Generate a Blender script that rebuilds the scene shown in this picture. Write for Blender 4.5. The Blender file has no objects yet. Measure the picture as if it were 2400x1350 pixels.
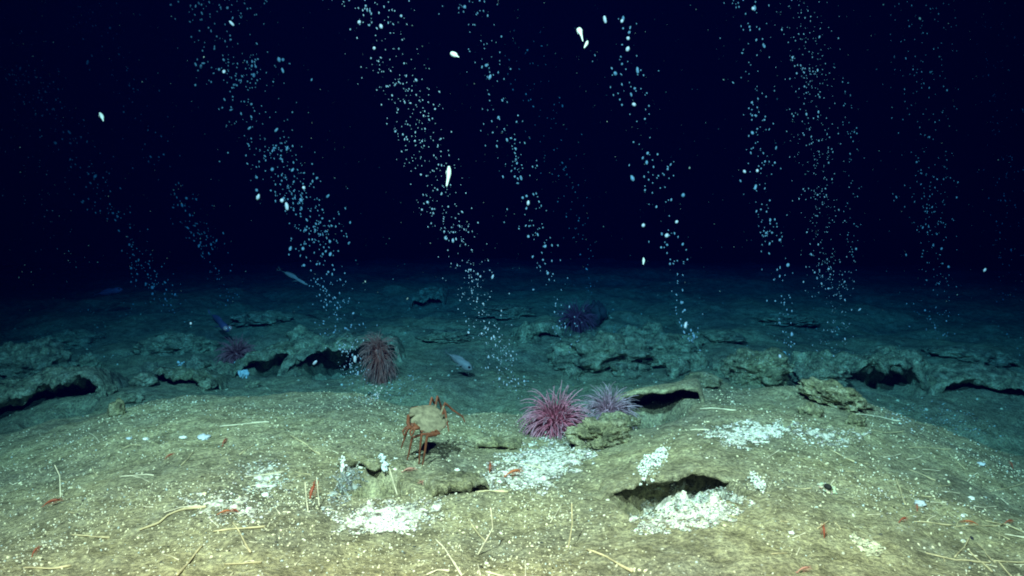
import bpy, math, random
import numpy as np
from mathutils import Vector

# ------------------------------------------------------------------ scene, camera, water light
S = bpy.context.scene
COL = S.collection
random.seed(7)
RNG = np.random.default_rng(11)

CAM_H = 0.90
FPX = 2000.0                                   # focal length in photo pixels (2400 wide)
PITCH = math.atan((675 - 560) / FPX)           # looking slightly down
cam = bpy.data.cameras.new("camera")
cam.sensor_width = 36.0
cam.lens = 36.0 * FPX / 2400.0
cam.clip_start = 0.05
cam.clip_end = 200.0
cam_o = bpy.data.objects.new("camera", cam)
COL.objects.link(cam_o)
cam_o.location = (0, 0, CAM_H)
cam_o.rotation_euler = (math.pi / 2 - PITCH, 0, 0)
S.camera = cam_o

world = bpy.data.worlds.new("World")
S.world = world
world.use_nodes = True
bg = world.node_tree.nodes["Background"]
bg.inputs[0].default_value = (0.0, 0.0, 1.0, 1)
bg.inputs[1].default_value = 0.001

S.view_settings.view_transform = 'Standard'
S.view_settings.look = 'None'
S.view_settings.exposure = 0.0
S.view_settings.gamma = 1.0
S.cycles.use_denoising = True
S.cycles.pixel_filter_type = 'BLACKMAN_HARRIS'
S.cycles.filter_width = 1.9
S.cycles.max_bounces = 4
S.cycles.diffuse_bounces = 1
S.cycles.volume_bounces = 0
S.cycles.transparent_max_bounces = 8


def flood(name, loc, aim, power, cone, blend, color, size):
    """a floodlight of the diving vehicle the picture was taken from"""
    l = bpy.data.lights.new(name, 'SPOT')
    l.energy = power
    l.spot_size = math.radians(cone)
    l.spot_blend = blend
    l.color = color
    l.shadow_soft_size = size
    o = bpy.data.objects.new(name, l)
    COL.objects.link(o)
    o.location = loc
    o.rotation_euler = (Vector(aim) - Vector(loc)).to_track_quat('-Z', 'Y').to_euler()
    return o


flood("vehicle_floodlight", (-1.1, -0.6, 4.0), (0.45, 5.4, -0.3), 17200, 82, 1.0, (1.0, 0.325, 0.162), 0.06)
flood("vehicle_floodlight", (1.3, -0.9, 3.4), (0.35, 6.6, 1.0), 6900, 74, 1.0, (1.0, 0.325, 0.162), 0.06)


# ------------------------------------------------------------------ numpy noise
def _hash(ix, iy, iz, seed):
    h = (ix.astype(np.int64) * 374761393 + iy.astype(np.int64) * 668265263 +
         iz.astype(np.int64) * 2147483647 + seed * 1274126177) & 0xFFFFFFFF
    h = ((h ^ (h >> 13)) * 1274126177) & 0xFFFFFFFF
    h = ((h ^ (h >> 15)) * 2246822519) & 0xFFFFFFFF
    return ((h ^ (h >> 16)) & 0xFFFFFF) / float(0xFFFFFF) * 2 - 1


def noise3(x, y, z, seed=0):
    x, y, z = np.broadcast_arrays(np.asarray(x, float), np.asarray(y, float), np.asarray(z, float))
    ix, iy, iz = np.floor(x), np.floor(y), np.floor(z)
    fx, fy, fz = x - ix, y - iy, z - iz
    ux, uy, uz = [f * f * f * (f * (f * 6 - 15) + 10) for f in (fx, fy, fz)]
    r = 0
    for dx in (0, 1):
        for dy in (0, 1):
            for dz in (0, 1):
                w = (ux if dx else 1 - ux) * (uy if dy else 1 - uy) * (uz if dz else 1 - uz)
                r = r + w * _hash(ix + dx, iy + dy, iz + dz, seed)
    return r


def noise2(x, y, seed=0):
    x, y = np.broadcast_arrays(np.asarray(x, float), np.asarray(y, float))
    ix, iy = np.floor(x), np.floor(y)
    fx, fy = x - ix, y - iy
    ux, uy = [f * f * f * (f * (f * 6 - 15) + 10) for f in (fx, fy)]
    zz = np.zeros_like(ix)
    return ((1 - ux) * (1 - uy) * _hash(ix, iy, zz, seed) + ux * (1 - uy) * _hash(ix + 1, iy, zz, seed) +
            (1 - ux) * uy * _hash(ix, iy + 1, zz, seed) + ux * uy * _hash(ix + 1, iy + 1, zz, seed))


def fbm2(x, y, octv=4, seed=0, gain=0.5):
    r, a, f = 0, 1.0, 1.0
    for k in range(octv):
        r = r + a * noise2(np.asarray(x) * f + 17.3 * k, np.asarray(y) * f - 9.1 * k, seed + k)
        a *= gain
        f *= 2.03
    return r


def fbm3(x, y, z, octv=4, seed=0, gain=0.5):
    r, a, f = 0, 1.0, 1.0
    for k in range(octv):
        r = r + a * noise3(x * f + 7.7 * k, y * f - 3.1 * k, z * f + 1.9 * k, seed + k)
        a *= gain
        f *= 2.03
    return r


def sst(e0, e1, x):
    t = np.clip((np.asarray(x, float) - e0) / (e1 - e0), 0, 1)
    return t * t * (3 - 2 * t)


# ------------------------------------------------------------------ seabed height
CREST_PX = [-900, 0, 250, 500, 800, 1000, 1090, 1250, 1420, 1650, 1900, 2080, 2400, 3300]
CREST_PY = [1150, 1040, 968, 938, 945, 972, 992, 992, 972, 905, 930, 968, 1062, 1190]
DROP = [0.10, 0.14, 0.16, 0.10, 0.14, 0.22, 0.25, 0.25, 0.20, 0.06, 0.16, 0.25, 0.28, 0.28]
CREST_D = 4.3


def seabed0(x, y, fine=True):
    x = np.asarray(x, float)
    y = np.asarray(y, float)
    px = 1200 + FPX * x / np.maximum(y, 1.2)
    cy = np.interp(px, CREST_PX, CREST_PY)
    cy = (cy + np.interp(px - 45, CREST_PX, CREST_PY) + np.interp(px + 45, CREST_PX, CREST_PY)) / 3
    zc = CAM_H - (cy - 560) / FPX * CREST_D
    drop = np.interp(px, CREST_PX, DROP)
    wob = 0.16 * noise2(x * 1.3, y * 0.7, 5)
    yy = y + wob
    near = zc * sst(1.6, CREST_D, yy)
    hill = zc - drop * sst(CREST_D + 0.02, CREST_D + 0.75, yy)
    base_far = -0.20 + 0.088 * (np.minimum(yy, 9.8) - 5.0) + 0.030 * np.clip(yy - 9.8, 0, 6)
    k = sst(CREST_D + 0.2, CREST_D + 2.0, yy)
    far = hill * (1 - k) + base_far * k
    z = np.where(yy < CREST_D, near, far)
    z = z - 0.03 * np.clip(np.abs(x) - 2.2, 0, 6)
    z = z + 0.045 * fbm2(x * 1.1, y * 1.1, 3, 21) * sst(2.2, 6.0, y) * 1.5 + 0.016 * fbm2(x * 2.7, y * 2.7, 3, 31)
    if fine:
        z = z + 0.0065 * fbm2(x * 11, y * 11, 4, 41, 0.6)
        z = z + 0.028 * sst(5.0, 7.5, y) * np.clip(fbm2(x * 2.2, y * 2.2, 4, 51, 0.6), -0.2, 1.2)
    return z


PITS = []            # (cx, cy, rx, ry, depth, yaw)


def seabed(x, y, fine=True):
    z = seabed0(x, y, fine)
    for (cx, cy, rx, ry, dep, yaw) in PITS:
        c, s = math.cos(yaw), math.sin(yaw)
        u = ((x - cx) * c + (y - cy) * s) / rx
        v = (-(x - cx) * s + (y - cy) * c) / ry
        r = np.sqrt(u * u + v * v) + 0.16 * noise2(np.asarray(x) * 9, np.asarray(y) * 9, 77)
        lump = 1.0 if dep > 0 else 0.72 + 0.55 * fbm2(np.asarray(x) * 11, np.asarray(y) * 11, 3, 91)
        z = z - dep * (1 - sst(0.62, 1.02, r)) * lump
    return z


def ray(px, py):
    px = np.asarray(px, float)
    py = np.asarray(py, float)
    dx = (px - 1200) / FPX
    dv = -(py - 675) / FPX
    c, s = math.cos(PITCH), math.sin(PITCH)
    return dx, c + dv * s, -s + dv * c            # world direction (y not normalised)


def at_y(px, py, Y):
    """world point on the vertical plane y = Y"""
    dx, dy, dz = ray(px, py)
    t = Y / dy
    return dx * t, dy * t, CAM_H + dz * t


def ground(px, py, fn=None):
    """world points where the view rays meet the seabed"""
    fn = fn or (lambda a, b: seabed0(a, b, False))
    px = np.atleast_1d(np.asarray(px, float))
    py = np.atleast_1d(np.asarray(py, float))
    dx, dy, dz = ray(px, py)
    ts = np.geomspace(1.4, 16, 170)
    lo = np.full(px.shape, 1.4)
    hi = np.full(px.shape, 16.0)
    done = np.zeros(px.shape, bool)
    for a, b in zip(ts[:-1], ts[1:]):
        zz = CAM_H + dz * b / dy
        hit = (~done) & (zz <= fn(dx * b / dy, np.full(px.shape, b)))
        lo[hit] = a
        hi[hit] = b
        done |= hit
        if done.all():
            break
    for _ in range(14):
        m = 0.5 * (lo + hi)
        below = CAM_H + dz * m / dy <= fn(dx * m / dy, m)
        hi = np.where(below, m, hi)
        lo = np.where(below, lo, m)
    m = 0.5 * (lo + hi)
    return dx * m / dy, m, fn(dx * m / dy, m)


def g1(px, py):
    x, y, z = ground(px, py)
    return float(x[0]), float(y[0]), float(z[0])


# ------------------------------------------------------------------ materials
def new_mat(name):
    m = bpy.data.materials.new(name)
    m.use_nodes = True
    nt = m.node_tree
    b = nt.nodes["Principled BSDF"]
    b.inputs["Roughness"].default_value = 0.85
    b.inputs["Specular IOR Level"].default_value = 0.2
    return m, nt, b


def noise_node(nt, scale, detail=6, rough=0.6, coord=None):
    n = nt.nodes.new("ShaderNodeTexNoise")
    n.inputs["Scale"].default_value = scale
    n.inputs["Detail"].default_value = detail
    n.inputs["Roughness"].default_value = rough
    if coord:
        nt.links.new(coord, n.inputs["Vector"])
    return n


def ramp(nt, src, stops):
    r = nt.nodes.new("ShaderNodeValToRGB")
    e = r.color_ramp.elements
    e[0].position, e[0].color = stops[0][0], (*stops[0][1], 1)
    e[1].position, e[1].color = stops[-1][0], (*stops[-1][1], 1)
    for p, c in stops[1:-1]:
        k = e.new(p)
        k.color = (*c, 1)
    nt.links.new(src, r.inputs[0])
    return r


def mixc(nt, a, b, fac, mode='MIX'):
    m = nt.nodes.new("ShaderNodeMix")
    m.data_type = 'RGBA'
    m.blend_type = mode
    for sock, v in ((m.inputs[0], fac), (m.inputs[6], a), (m.inputs[7], b)):
        if hasattr(v, 'is_output'):
            nt.links.new(v, sock)
        else:
            sock.default_value = v if isinstance(v, float) else (*v, 1)
    return m.outputs[2]


def bump(nt, b, src, strength, dist):
    n = nt.nodes.new("ShaderNodeBump")
    n.inputs["Strength"].default_value = strength
    n.inputs["Distance"].default_value = dist
    nt.links.new(src, n.inputs["Height"])
    nt.links.new(n.outputs[0], b.inputs["Normal"])


def sediment(name, dark, mid, light, speck=0.6, bumpd=0.022):
    m, nt, b = new_mat(name)
    co = nt.nodes.new("ShaderNodeNewGeometry").outputs["Position"]
    big = noise_node(nt, 1.7, 5, 0.6, co)
    med = noise_node(nt, 14, 6, 0.65, co)
    fin = noise_node(nt, 75, 4, 0.7, co)
    c1 = ramp(nt, med.outputs[0], [(0.36, dark), (0.50, mid), (0.66, light)])
    c2 = ramp(nt, big.outputs[0], [(0.36, (0.70, 0.72, 0.76)), (0.64, (1.2, 1.16, 1.02))])
    base = mixc(nt, c1.outputs[0], c2.outputs[0], 1.0, 'MULTIPLY')
    c3 = ramp(nt, fin.outputs[0], [(0.36, (0.42, 0.43, 0.42)), (0.5, (1, 1, 1)), (0.64, (1.75, 1.75, 1.55))])
    base = mixc(nt, base, c3.outputs[0], 0.8, 'MULTIPLY')
    vor = nt.nodes.new("ShaderNodeTexVoronoi")
    vor.inputs["Scale"].default_value = 42
    nt.links.new(co, vor.inputs["Vector"])
    sp = ramp(nt, vor.outputs["Distance"], [(0.10, (1, 1, 1)), (0.22, (0, 0, 0))])
    gate = noise_node(nt, 5, 3, 0.6, co)
    gr = ramp(nt, gate.outputs[0], [(0.44, (0, 0, 0)), (0.60, (1, 1, 1))])
    ml = nt.nodes.new("ShaderNodeMath")
    ml.operation = 'MULTIPLY'
    nt.links.new(sp.outputs[0], ml.inputs[0])
    nt.links.new(gr.outputs[0], ml.inputs[1])
    ml2 = nt.nodes.new("ShaderNodeMath")
    ml2.operation = 'MULTIPLY'
    nt.links.new(ml.outputs[0], ml2.inputs[0])
    ml2.inputs[1].default_value = speck
    base = mixc(nt, base, (0.68, 0.66, 0.52), ml2.outputs[0])
    nt.links.new(base, b.inputs["Base Color"])
    ad = nt.nodes.new("ShaderNodeMath")
    ad.operation = 'ADD'
    nt.links.new(med.outputs[0], ad.inputs[0])
    nt.links.new(fin.outputs[0], ad.inputs[1])
    bump(nt, b, ad.outputs[0], 0.8, bumpd)
    b.inputs["Roughness"].default_value = 0.95
    return m


M_SAND = sediment("olive_sediment", (0.21, 0.19, 0.112), (0.335, 0.302, 0.186), (0.45, 0.42, 0.265))
M_ROCK = sediment("carbonate_crust", (0.13, 0.125, 0.075), (0.28, 0.26, 0.15), (0.50, 0.47, 0.32), 0.9, 0.03)
M_DROCK = sediment("dark_carbonate", (0.13, 0.125, 0.08), (0.34, 0.32, 0.20), (0.60, 0.56, 0.38), 0.8, 0.035)


def plain(name, col, rough=0.8, var=0.25, scale=40.0, tone=False, spec=0.25):
    m, nt, b = new_mat(name)
    co = nt.nodes.new("ShaderNodeTexCoord").outputs["Object"]
    n = noise_node(nt, scale, 4, 0.6, co)
    lo = tuple(max(0, c * (1 - var)) for c in col)
    hi = tuple(min(1, c * (1 + var)) for c in col)
    out = ramp(nt, n.outputs[0], [(0.3, lo), (0.7, hi)]).outputs[0]
    if tone:
        a = nt.nodes.new("ShaderNodeVertexColor")
        a.layer_name = "tone"
        out = mixc(nt, out, a.outputs[0], 1.0, 'MULTIPLY')
    nt.links.new(out, b.inputs["Base Color"])
    b.inputs["Roughness"].default_value = rough
    b.inputs["Specular IOR Level"].default_value = spec
    return m


M_CRUMB = plain("shell_crumb", (0.86, 0.82, 0.66), 0.8, 0.1, 60, True)
M_MAT = plain("bacterial_white", (0.93, 0.90, 0.76), 0.9, 0.06, 30, True)
M_TUBE = plain("dry_tube", (0.58, 0.48, 0.26), 0.85, 0.4, 22)
M_TUBE_PALE = plain("pale_tube", (0.74, 0.66, 0.44), 0.85, 0.35, 22)
M_BUBBLE = plain("bubble_gas", (0.95, 0.74, 0.72), 0.35, 0.03, 10, False, 0.5)
M_SHRIMP = plain("shrimp_red", (0.32, 0.075, 0.035), 0.5, 0.35, 60)
M_SHRIMP_O = plain("shrimp_orange", (0.46, 0.14, 0.05), 0.5, 0.3, 60)
M_SHRIMP_P = plain("shrimp_pink", (0.50, 0.24, 0.17), 0.5, 0.25, 60)
M_EYE = plain("black_eye", (0.01, 0.01, 0.012), 0.2, 0.1, 10)
M_SHELL = plain("shell_white", (0.86, 0.83, 0.70), 0.7, 0.2, 25)
M_SHELLB = plain("shell_blue_grey", (0.56, 0.60, 0.60), 0.8, 0.2, 25)
M_CRABTOP = plain("crab_shell", (0.20, 0.17, 0.10), 0.9, 0.5, 45)
M_CRABLEG = plain("crab_leg", (0.16, 0.052, 0.022), 0.6, 0.35, 30)
M_FISH = plain("fish_grey", (0.26, 0.22, 0.21), 0.5, 0.3, 14)
M_FISHD = plain("fish_blue", (0.11, 0.09, 0.16), 0.5, 0.3, 14)
M_EYEPINK = plain("painted_eyeshine", (1.0, 0.42, 0.36), 0.15, 0.02, 5, False, 1.0)  # pink reflected eye-shine painted as the eye's base colour
M_LARVA = plain("larva_cream", (0.95, 0.86, 0.72), 0.4, 0.1, 30, False, 0.5)


def anem_mat(name, inner, outer):
    m, nt, b = new_mat(name)
    a = nt.nodes.new("ShaderNodeVertexColor")
    a.layer_name = "tone"
    sep = nt.nodes.new("ShaderNodeSeparateColor")
    nt.links.new(a.outputs[0], sep.inputs[0])
    c = ramp(nt, sep.outputs[0], [(0.0, inner), (0.35, inner), (1.0, outer)])
    k = nt.nodes.new("ShaderNodeMath")
    k.operation = 'MULTIPLY'
    nt.links.new(sep.outputs[1], k.inputs[0])
    k.inputs[1].default_value = 1.0
    cc = nt.nodes.new("ShaderNodeCombineColor")
    for i in range(3):
        nt.links.new(k.outputs[0], cc.inputs[i])
    nt.links.new(mixc(nt, c.outputs[0], cc.outputs[0], 1.0, 'MULTIPLY'), b.inputs["Base Color"])
    b.inputs["Roughness"].default_value = 0.5
    b.inputs["Specular IOR Level"].default_value = 0.3
    return m


M_AN_PINK = anem_mat("anemone_pink", (0.54, 0.13, 0.19), (0.48, 0.27, 0.34))
M_AN_LILAC = anem_mat("anemone_lilac", (0.50, 0.26, 0.33), (0.48, 0.36, 0.42))
M_AN_RUST = anem_mat("anemone_rust", (0.50, 0.13, 0.09), (0.46, 0.22, 0.18))
M_AN_MAUVE = anem_mat("anemone_mauve", (0.40, 0.11, 0.12), (0.44, 0.17, 0.17))
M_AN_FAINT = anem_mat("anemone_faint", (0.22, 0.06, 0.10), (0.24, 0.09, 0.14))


# ------------------------------------------------------------------ mesh helpers
def link_mesh(name, verts, faces, mat, parent=None, smooth=True, tone=None, mats=None, mi=None):
    me = bpy.data.meshes.new(name)
    verts = np.asarray(verts, float)
    if isinstance(faces, np.ndarray):
        nv, n = len(verts), faces.shape[1]
        me.vertices.add(nv)
        me.vertices.foreach_set("co", verts.ravel())
        me.loops.add(faces.size)
        me.loops.foreach_set("vertex_index", faces.ravel().astype(np.int32))
        me.polygons.add(len(faces))
        me.polygons.foreach_set("loop_start", np.arange(0, faces.size, n, dtype=np.int32))
        me.update(calc_edges=True)
    else:
        me.from_pydata(verts.tolist(), [], faces)
    me.validate()
    if smooth:
        me.polygons.foreach_set("use_smooth", np.ones(len(me.polygons), bool))
    if tone is not None:
        ca = me.color_attributes.new("tone", 'FLOAT_COLOR', 'POINT')
        t = np.ones((len(verts), 4))
        t[:, :3] = tone
        ca.data.foreach_set("color", t.ravel())
    for m in (mats or [mat]):
        me.materials.append(m)
    if mi is not None:
        me.polygons.foreach_set("material_index", np.asarray(mi, np.int32))
    o = bpy.data.objects.new(name, me)
    COL.objects.link(o)
    if parent:
        o.parent = parent
    return o


def tag(o, label=None, cat=None, group=None, kind=None):
    if label:
        o["label"] = label
    if cat:
        o["category"] = cat
    if group:
        o["group"] = group
    if kind:
        o["kind"] = kind
    return o


def ico(sub):
    import bmesh
    bm = bmesh.new()
    bmesh.ops.create_icosphere(bm, subdivisions=sub, radius=1.0)
    v = np.array([tuple(q.co) for q in bm.verts])
    bm.faces.ensure_lookup_table()
    f = np.array([[q.index for q in p.verts] for p in bm.faces])
    bm.free()
    return v, f


ICO0, ICO1, ICO2, ICO3, ICO5 = ico(1), ico(2), ico(3), ico(4), ico(6)


class MB:
    def __init__(s):
        s.v, s.f, s.t, s.m, s.n = [], [], [], [], 0

    def add(s, v, f, tone=(1, 1, 1), mi=0):
        v = np.asarray(v, float)
        s.v.append(v)
        s.f += [[i + s.n for i in q] for q in (f.tolist() if isinstance(f, np.ndarray) else f)]
        t = np.asarray(tone, float)
        s.t.append(np.broadcast_to(t, (len(v), 3)))
        s.m += [mi] * (len(f))
        s.n += len(v)

    def tube(s, pts, rad, n=6, tone=None, mi=0, flat=1.0):
        pts = np.asarray(pts, float)
        k = len(pts)
        rad = np.broadcast_to(np.asarray(rad, float), (k,))
        tan = np.gradient(pts, axis=0)
        tan /= np.linalg.norm(tan, axis=1)[:, None] + 1e-9
        up = np.array([0, 0, 1.0]) if abs(tan[0, 2]) < 0.9 else np.array([1.0, 0, 0])
        vs = []
        a = np.linspace(0, 2 * math.pi, n, endpoint=False)
        for i in range(k):
            sx = np.cross(tan[i], up)
            sx /= np.linalg.norm(sx) + 1e-9
            up = np.cross(sx, tan[i])
            vs.append(pts[i] + rad[i] * (np.cos(a)[:, None] * sx + flat * np.sin(a)[:, None] * up))
        vs = np.vstack(vs + [pts[:1] - tan[:1] * rad[0] * 0.5, pts[-1:] + tan[-1:] * rad[-1] * 0.8])
        fs = []
        for i in range(k - 1):
            for j in range(n):
                j2 = (j + 1) % n
                fs.append([i * n + j, i * n + j2, (i + 1) * n + j2, (i + 1) * n + j])
        e0, e1 = k * n, k * n + 1
        for j in range(n):
            j2 = (j + 1) % n
            fs.append([e0, j2, j])
            fs.append([e1, (k - 1) * n + j, (k - 1) * n + j2])
        if tone is None:
            tone = (1, 1, 1)
        else:
            tone = np.vstack([np.repeat(np.asarray(tone, float), n, axis=0), tone[:1], tone[-1:]])
        s.add(vs, fs, tone, mi)

    def blob(s, c, r, rot=None, sub=ICO1, tone=(1, 1, 1), mi=0, jit=0.0):
        v = sub[0] * np.asarray(r, float)
        if jit:
            v = v * (1 + jit * RNG.standard_normal((len(v), 1)))
        if rot is not None:
            v = v @ rot.T
        s.add(v + np.asarray(c, float), sub[1], tone, mi)

    def build(s, name, mat, parent=None, smooth=True, tone=False, mats=None):
        return link_mesh(name, np.vstack(s.v), s.f, mat, parent, smooth, np.vstack(s.t) if tone else None,
                         mats, s.m if mats else None)


def rotz(a):
    c, s = math.cos(a), math.sin(a)
    return np.array([[c, -s, 0], [s, c, 0], [0, 0, 1.0]])


def rand_rot(n):
    q = RNG.standard_normal((n, 4))
    q /= np.linalg.norm(q, axis=1)[:, None]
    w, x, y, z = q.T
    return np.stack([np.stack([1 - 2 * (y * y + z * z), 2 * (x * y - z * w), 2 * (x * z + y * w)], -1),
                     np.stack([2 * (x * y + z * w), 1 - 2 * (x * x + z * z), 2 * (y * z - x * w)], -1),
                     np.stack([2 * (x * z - y * w), 2 * (y * z + x * w), 1 - 2 * (x * x + y * y)], -1)], 1)


def crumbs(name, P, size, tone, mat, flat=0.6, sub=ICO0):
    """many small irregular lumps in one mesh"""
    n = len(P)
    V0, F0 = sub
    sc = size[:, None] * np.stack([RNG.uniform(0.7, 1.5, n), RNG.uniform(0.6, 1.1, n), RNG.uniform(0.4, 0.9, n)], 1)
    V = V0[None] * (1 + 0.28 * RNG.uniform(-1, 1, (n, len(V0), 1))) * sc[:, None, :]
    V = np.einsum('nij,nkj->nki', rand_rot(n), V)
    V[:, :, 2] *= flat / 0.6
    V = V + P[:, None, :]
    F = F0[None] + (np.arange(n) * len(V0))[:, None, None]
    T = np.repeat(tone[:, None, :], len(V0), axis=1)
    return link_mesh(name, V.reshape(-1, 3), F.reshape(-1, 3), mat, None, False, T.reshape(-1, 3))


def in_poly(px, py, poly):
    r = np.zeros(px.shape, bool)
    j = len(poly) - 1
    for i in range(len(poly)):
        xi, yi = poly[i]
        xj, yj = poly[j]
        c = ((yi > py) != (yj > py)) & (px < (xj - xi) * (py - yi) / (yj - yi + 1e-9) + xi)
        r ^= c
        j = i
    return r


# ------------------------------------------------------------------ the seabed itself
def pit(px, py, wpx, ry, depth, yaw=0.0, dy=0.0):
    x, y, z = g1(px, py)
    PITS.append((x, y + dy, wpx / FPX * y / 2, ry, depth, yaw))


pit(1612, 1180, 345, 0.30, 0.16, 0.0, 0.18)        # hollow in the right foreground
pit(1618, 1188, 285, 0.20, -0.118, -0.1, 0.11)     # slab inside the hollow
pit(862, 1150, 180, 0.18, 0.13, 0.1, 0.09)          # hollow in the left foreground
pit(1090, 1150, 150, 0.05, 0.05, 0.25, 0.03)        # crack in the centre
pit(1170, 1046, 90, 0.06, 0.04, 0.0, 0.03)
pit(1545, 968, 185, 0.30, 0.21, -0.12, 0.08)        # recess under the right ledge
pit(788, 866, 195, 0.50, 0.22, 0.1, 0.16)           # recess under the middle ledge
pit(120, 975, 200, 0.3, 0.10, 0.1, 0.1)
pit(630, 862, 84, 0.3, 0.14, 0.2, 0.12)
pit(2105, 905, 140, 0.35, 0.10, 0.0, 0.15)
pit(1860, 890, 110, 0.3, 0.12, 0.0, 0.1)


def build_seabed():
    ys = np.concatenate([np.linspace(-4, 1.3, 14)[:-1], np.geomspace(1.3, 6.0, 430)[:-1], np.geomspace(6.0, 20, 190)])
    us = np.linspace(-1, 1, 640)
    us = us * (0.72 + 0.28 * us * us)
    U, Y = np.meshgrid(us, ys)
    X = U * (2.8 + 0.95 * np.maximum(Y, 0) + 0.25 * np.maximum(-Y, 0))
    Z = seabed(X, Y)
    V = np.stack([X, Y, Z], -1).reshape(-1, 3)
    r, c = X.shape
    i = np.arange(r * c).reshape(r, c)
    F = np.stack([i[:-1, :-1], i[:-1, 1:], i[1:, 1:], i[1:, :-1]], -1).reshape(-1, 4)
    o = link_mesh("seabed", V, F, M_SAND)
    tag(o, "olive sandy seabed rising into dark water", "seabed", kind="structure")


build_seabed()


# ------------------------------------------------------------------ rocks
def ledge(label, px, py, wpx, depth, lift, thick, arc=0.0, yaw=0.0, seed=0, mat=None, ragged=0.05, pitdep=0.1,
          side=4.0, dy=0.0, slope=0.0, rough=0.02, name="rock_ledge", group=None, backlift=0.0):
    """a crust slab whose front edge overhangs a dark recess; it dives into the sediment at its sides and back"""
    cx, cy, cz = g1(px, py)
    cy += dy
    w = wpx / FPX * cy
    nu, nv = 72, 34
    u = np.linspace(-1, 1, nu)
    v = np.linspace(0, 1, nv) ** 1.3
    U, Vv = np.meshgrid(u, v)
    yf = arc * (1 - U * U) + ragged * fbm2(U * 2.6 + seed, np.full_like(U, seed * 1.7), 4, seed + 3, 0.48)
    lx = U * w / 2 * (1 + 0.06 * noise2(U * 3, Vv * 3, seed + 9))
    ly = yf * (1 - 0.7 * Vv) + Vv * depth
    c, s = math.cos(yaw), math.sin(yaw)
    X = cx + lx * c - ly * s
    Y = cy + lx * s + ly * c
    H = seabed0(X, Y, False)
    prof = (1 - np.abs(U) ** side) * (1 - Vv ** 2.2)
    rise = lift * prof + slope * U * (1 - Vv ** 2) + backlift * np.sin(np.pi * np.clip(Vv, 0, 1)) * (1 - np.abs(U) ** 3)
    Zt = H + rise - 0.16 * (1 - sst(0.0, 0.30, 1 - np.maximum(np.abs(U), Vv * 0.98))) ** 1.5
    edge = np.sqrt(np.clip(Vv / 0.10, 0, 1))
    tk = thick * (0.8 + 0.5 * fbm2(X * 8, Y * 8, 3, seed + 5))
    Zt = Zt - 0.5 * thick * (1 - edge) ** 2
    down = (lift + pitdep + 0.22) * np.maximum(sst(0.72, 1.0, np.abs(U) + 0.10 * noise2(U * 4, Vv * 5, seed + 4)), sst(0.45, 0.98, Vv))
    Zb = H + rise - np.maximum(tk, 0.012) * (0.5 + 0.5 * edge) - down - 0.01
    top = np.stack([X, Y, Zt], -1).reshape(-1, 3)
    bot = np.stack([X, Y, np.minimum(Zb, Zt - 0.008)], -1).reshape(-1, 3)
    for A, k in ((top, 1.0), (bot, 1.2)):
        d = fbm3(A[:, 0] * 9, A[:, 1] * 9, A[:, 2] * 9, 5, seed + 1, 0.6)
        A[:, 2] += rough * k * d
        A[:, 1] += 0.8 * rough * fbm3(A[:, 0] * 12 + 5, A[:, 1] * 12, A[:, 2] * 12, 4, seed + 2, 0.6)
    n = nu * nv
    i = np.arange(n).reshape(nv, nu)
    F = [np.stack([i[:-1, :-1], i[:-1, 1:], i[1:, 1:], i[1:, :-1]], -1).reshape(-1, 4),
         n + np.stack([i[:-1, :-1], i[1:, :-1], i[1:, 1:], i[:-1, 1:]], -1).reshape(-1, 4)]
    ring = np.concatenate([i[0, :-1], i[:-1, -1], i[-1, :0:-1], i[:0:-1, 0]])
    nx = np.roll(ring, -1)
    F.append(np.stack([ring, n + ring, n + nx, nx], -1))
    o = link_mesh(name, np.vstack([top, bot]), np.vstack(F), mat or M_ROCK)
    return tag(o, label, "rock", group)


def boulder(label, px, py, wpx, hpx, depth=None, seed=0, mat=None, yaw=0.0, sink=0.25, name="rock", amp=0.26, dy=0.0, cat="rock",
            scale=2.2, tiltx=0.0):
    x, y, z = g1(px, py)
    y += dy
    w = wpx / FPX * y
    h = hpx / FPX * y
    V, F = ICO5 if wpx > 90 else ICO3
    d = 1 + amp * fbm3(V[:, 0] * scale + seed, V[:, 1] * scale, V[:, 2] * scale, 5, seed, 0.55)
    d = d - 0.07 * np.abs(noise3(V[:, 0] * 5, V[:, 1] * 5, V[:, 2] * 5 + seed, seed + 8))
    V = V * d[:, None]
    V = V * np.array([w / 2, (depth or w * 0.8) / 2, h * 0.62])
    a = math.radians(tiltx)
    V = np.stack([V[:, 0] * math.cos(a) - V[:, 2] * math.sin(a), V[:, 1], V[:, 0] * math.sin(a) + V[:, 2] * math.cos(a)], 1)
    V = V @ rotz(yaw).T
    o = link_mesh(name, V, F, mat or M_ROCK)
    o.location = (x, y + (depth or w * 0.8) * 0.3, float(seabed0(x, y, False)) + h * (0.62 - sink))
    return tag(o, label, cat)


# foreground crust edges
ledge("thin crust arching over the dark hollow in the right foreground", 1620, 1176, 470, 0.46, 0.016, 0.020, 0.17, 0.0, 3,
      M_SAND, 0.060, 0.17, 6, 0.10, -0.01, 0.010)
ledge("short crust lip over the left foreground hollow, left of the crab's legs", 868, 1114, 215, 0.22, 0.022, 0.02, 0.05, 0.05, 4,
      M_ROCK, 0.04, 0.05, 6, 0.02, 0.0, 0.012)
ledge("knobbly cream crust above the dark diagonal crack below the crab", 1090, 1155, 200, 0.20, 0.040, 0.026, 0.02, 0.42, 5,
      M_ROCK, 0.03, 0.05, 5, 0.0, 0.0, 0.016)
ledge("small crust with a dark slit, between the crab and the big pink anemone", 1168, 1052, 140, 0.16, 0.034, 0.022, 0.02, 0.0, 6,
      M_ROCK, 0.03, 0.04, 5, 0.0, 0.0, 0.010)
boulder("lumpy cream rock in front of the big pink anemone, dotted with white", 1408, 1048, 138, 60, 0.20, 12, M_ROCK, 0.2, 0.32, amp=0.3, scale=2.8)
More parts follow.
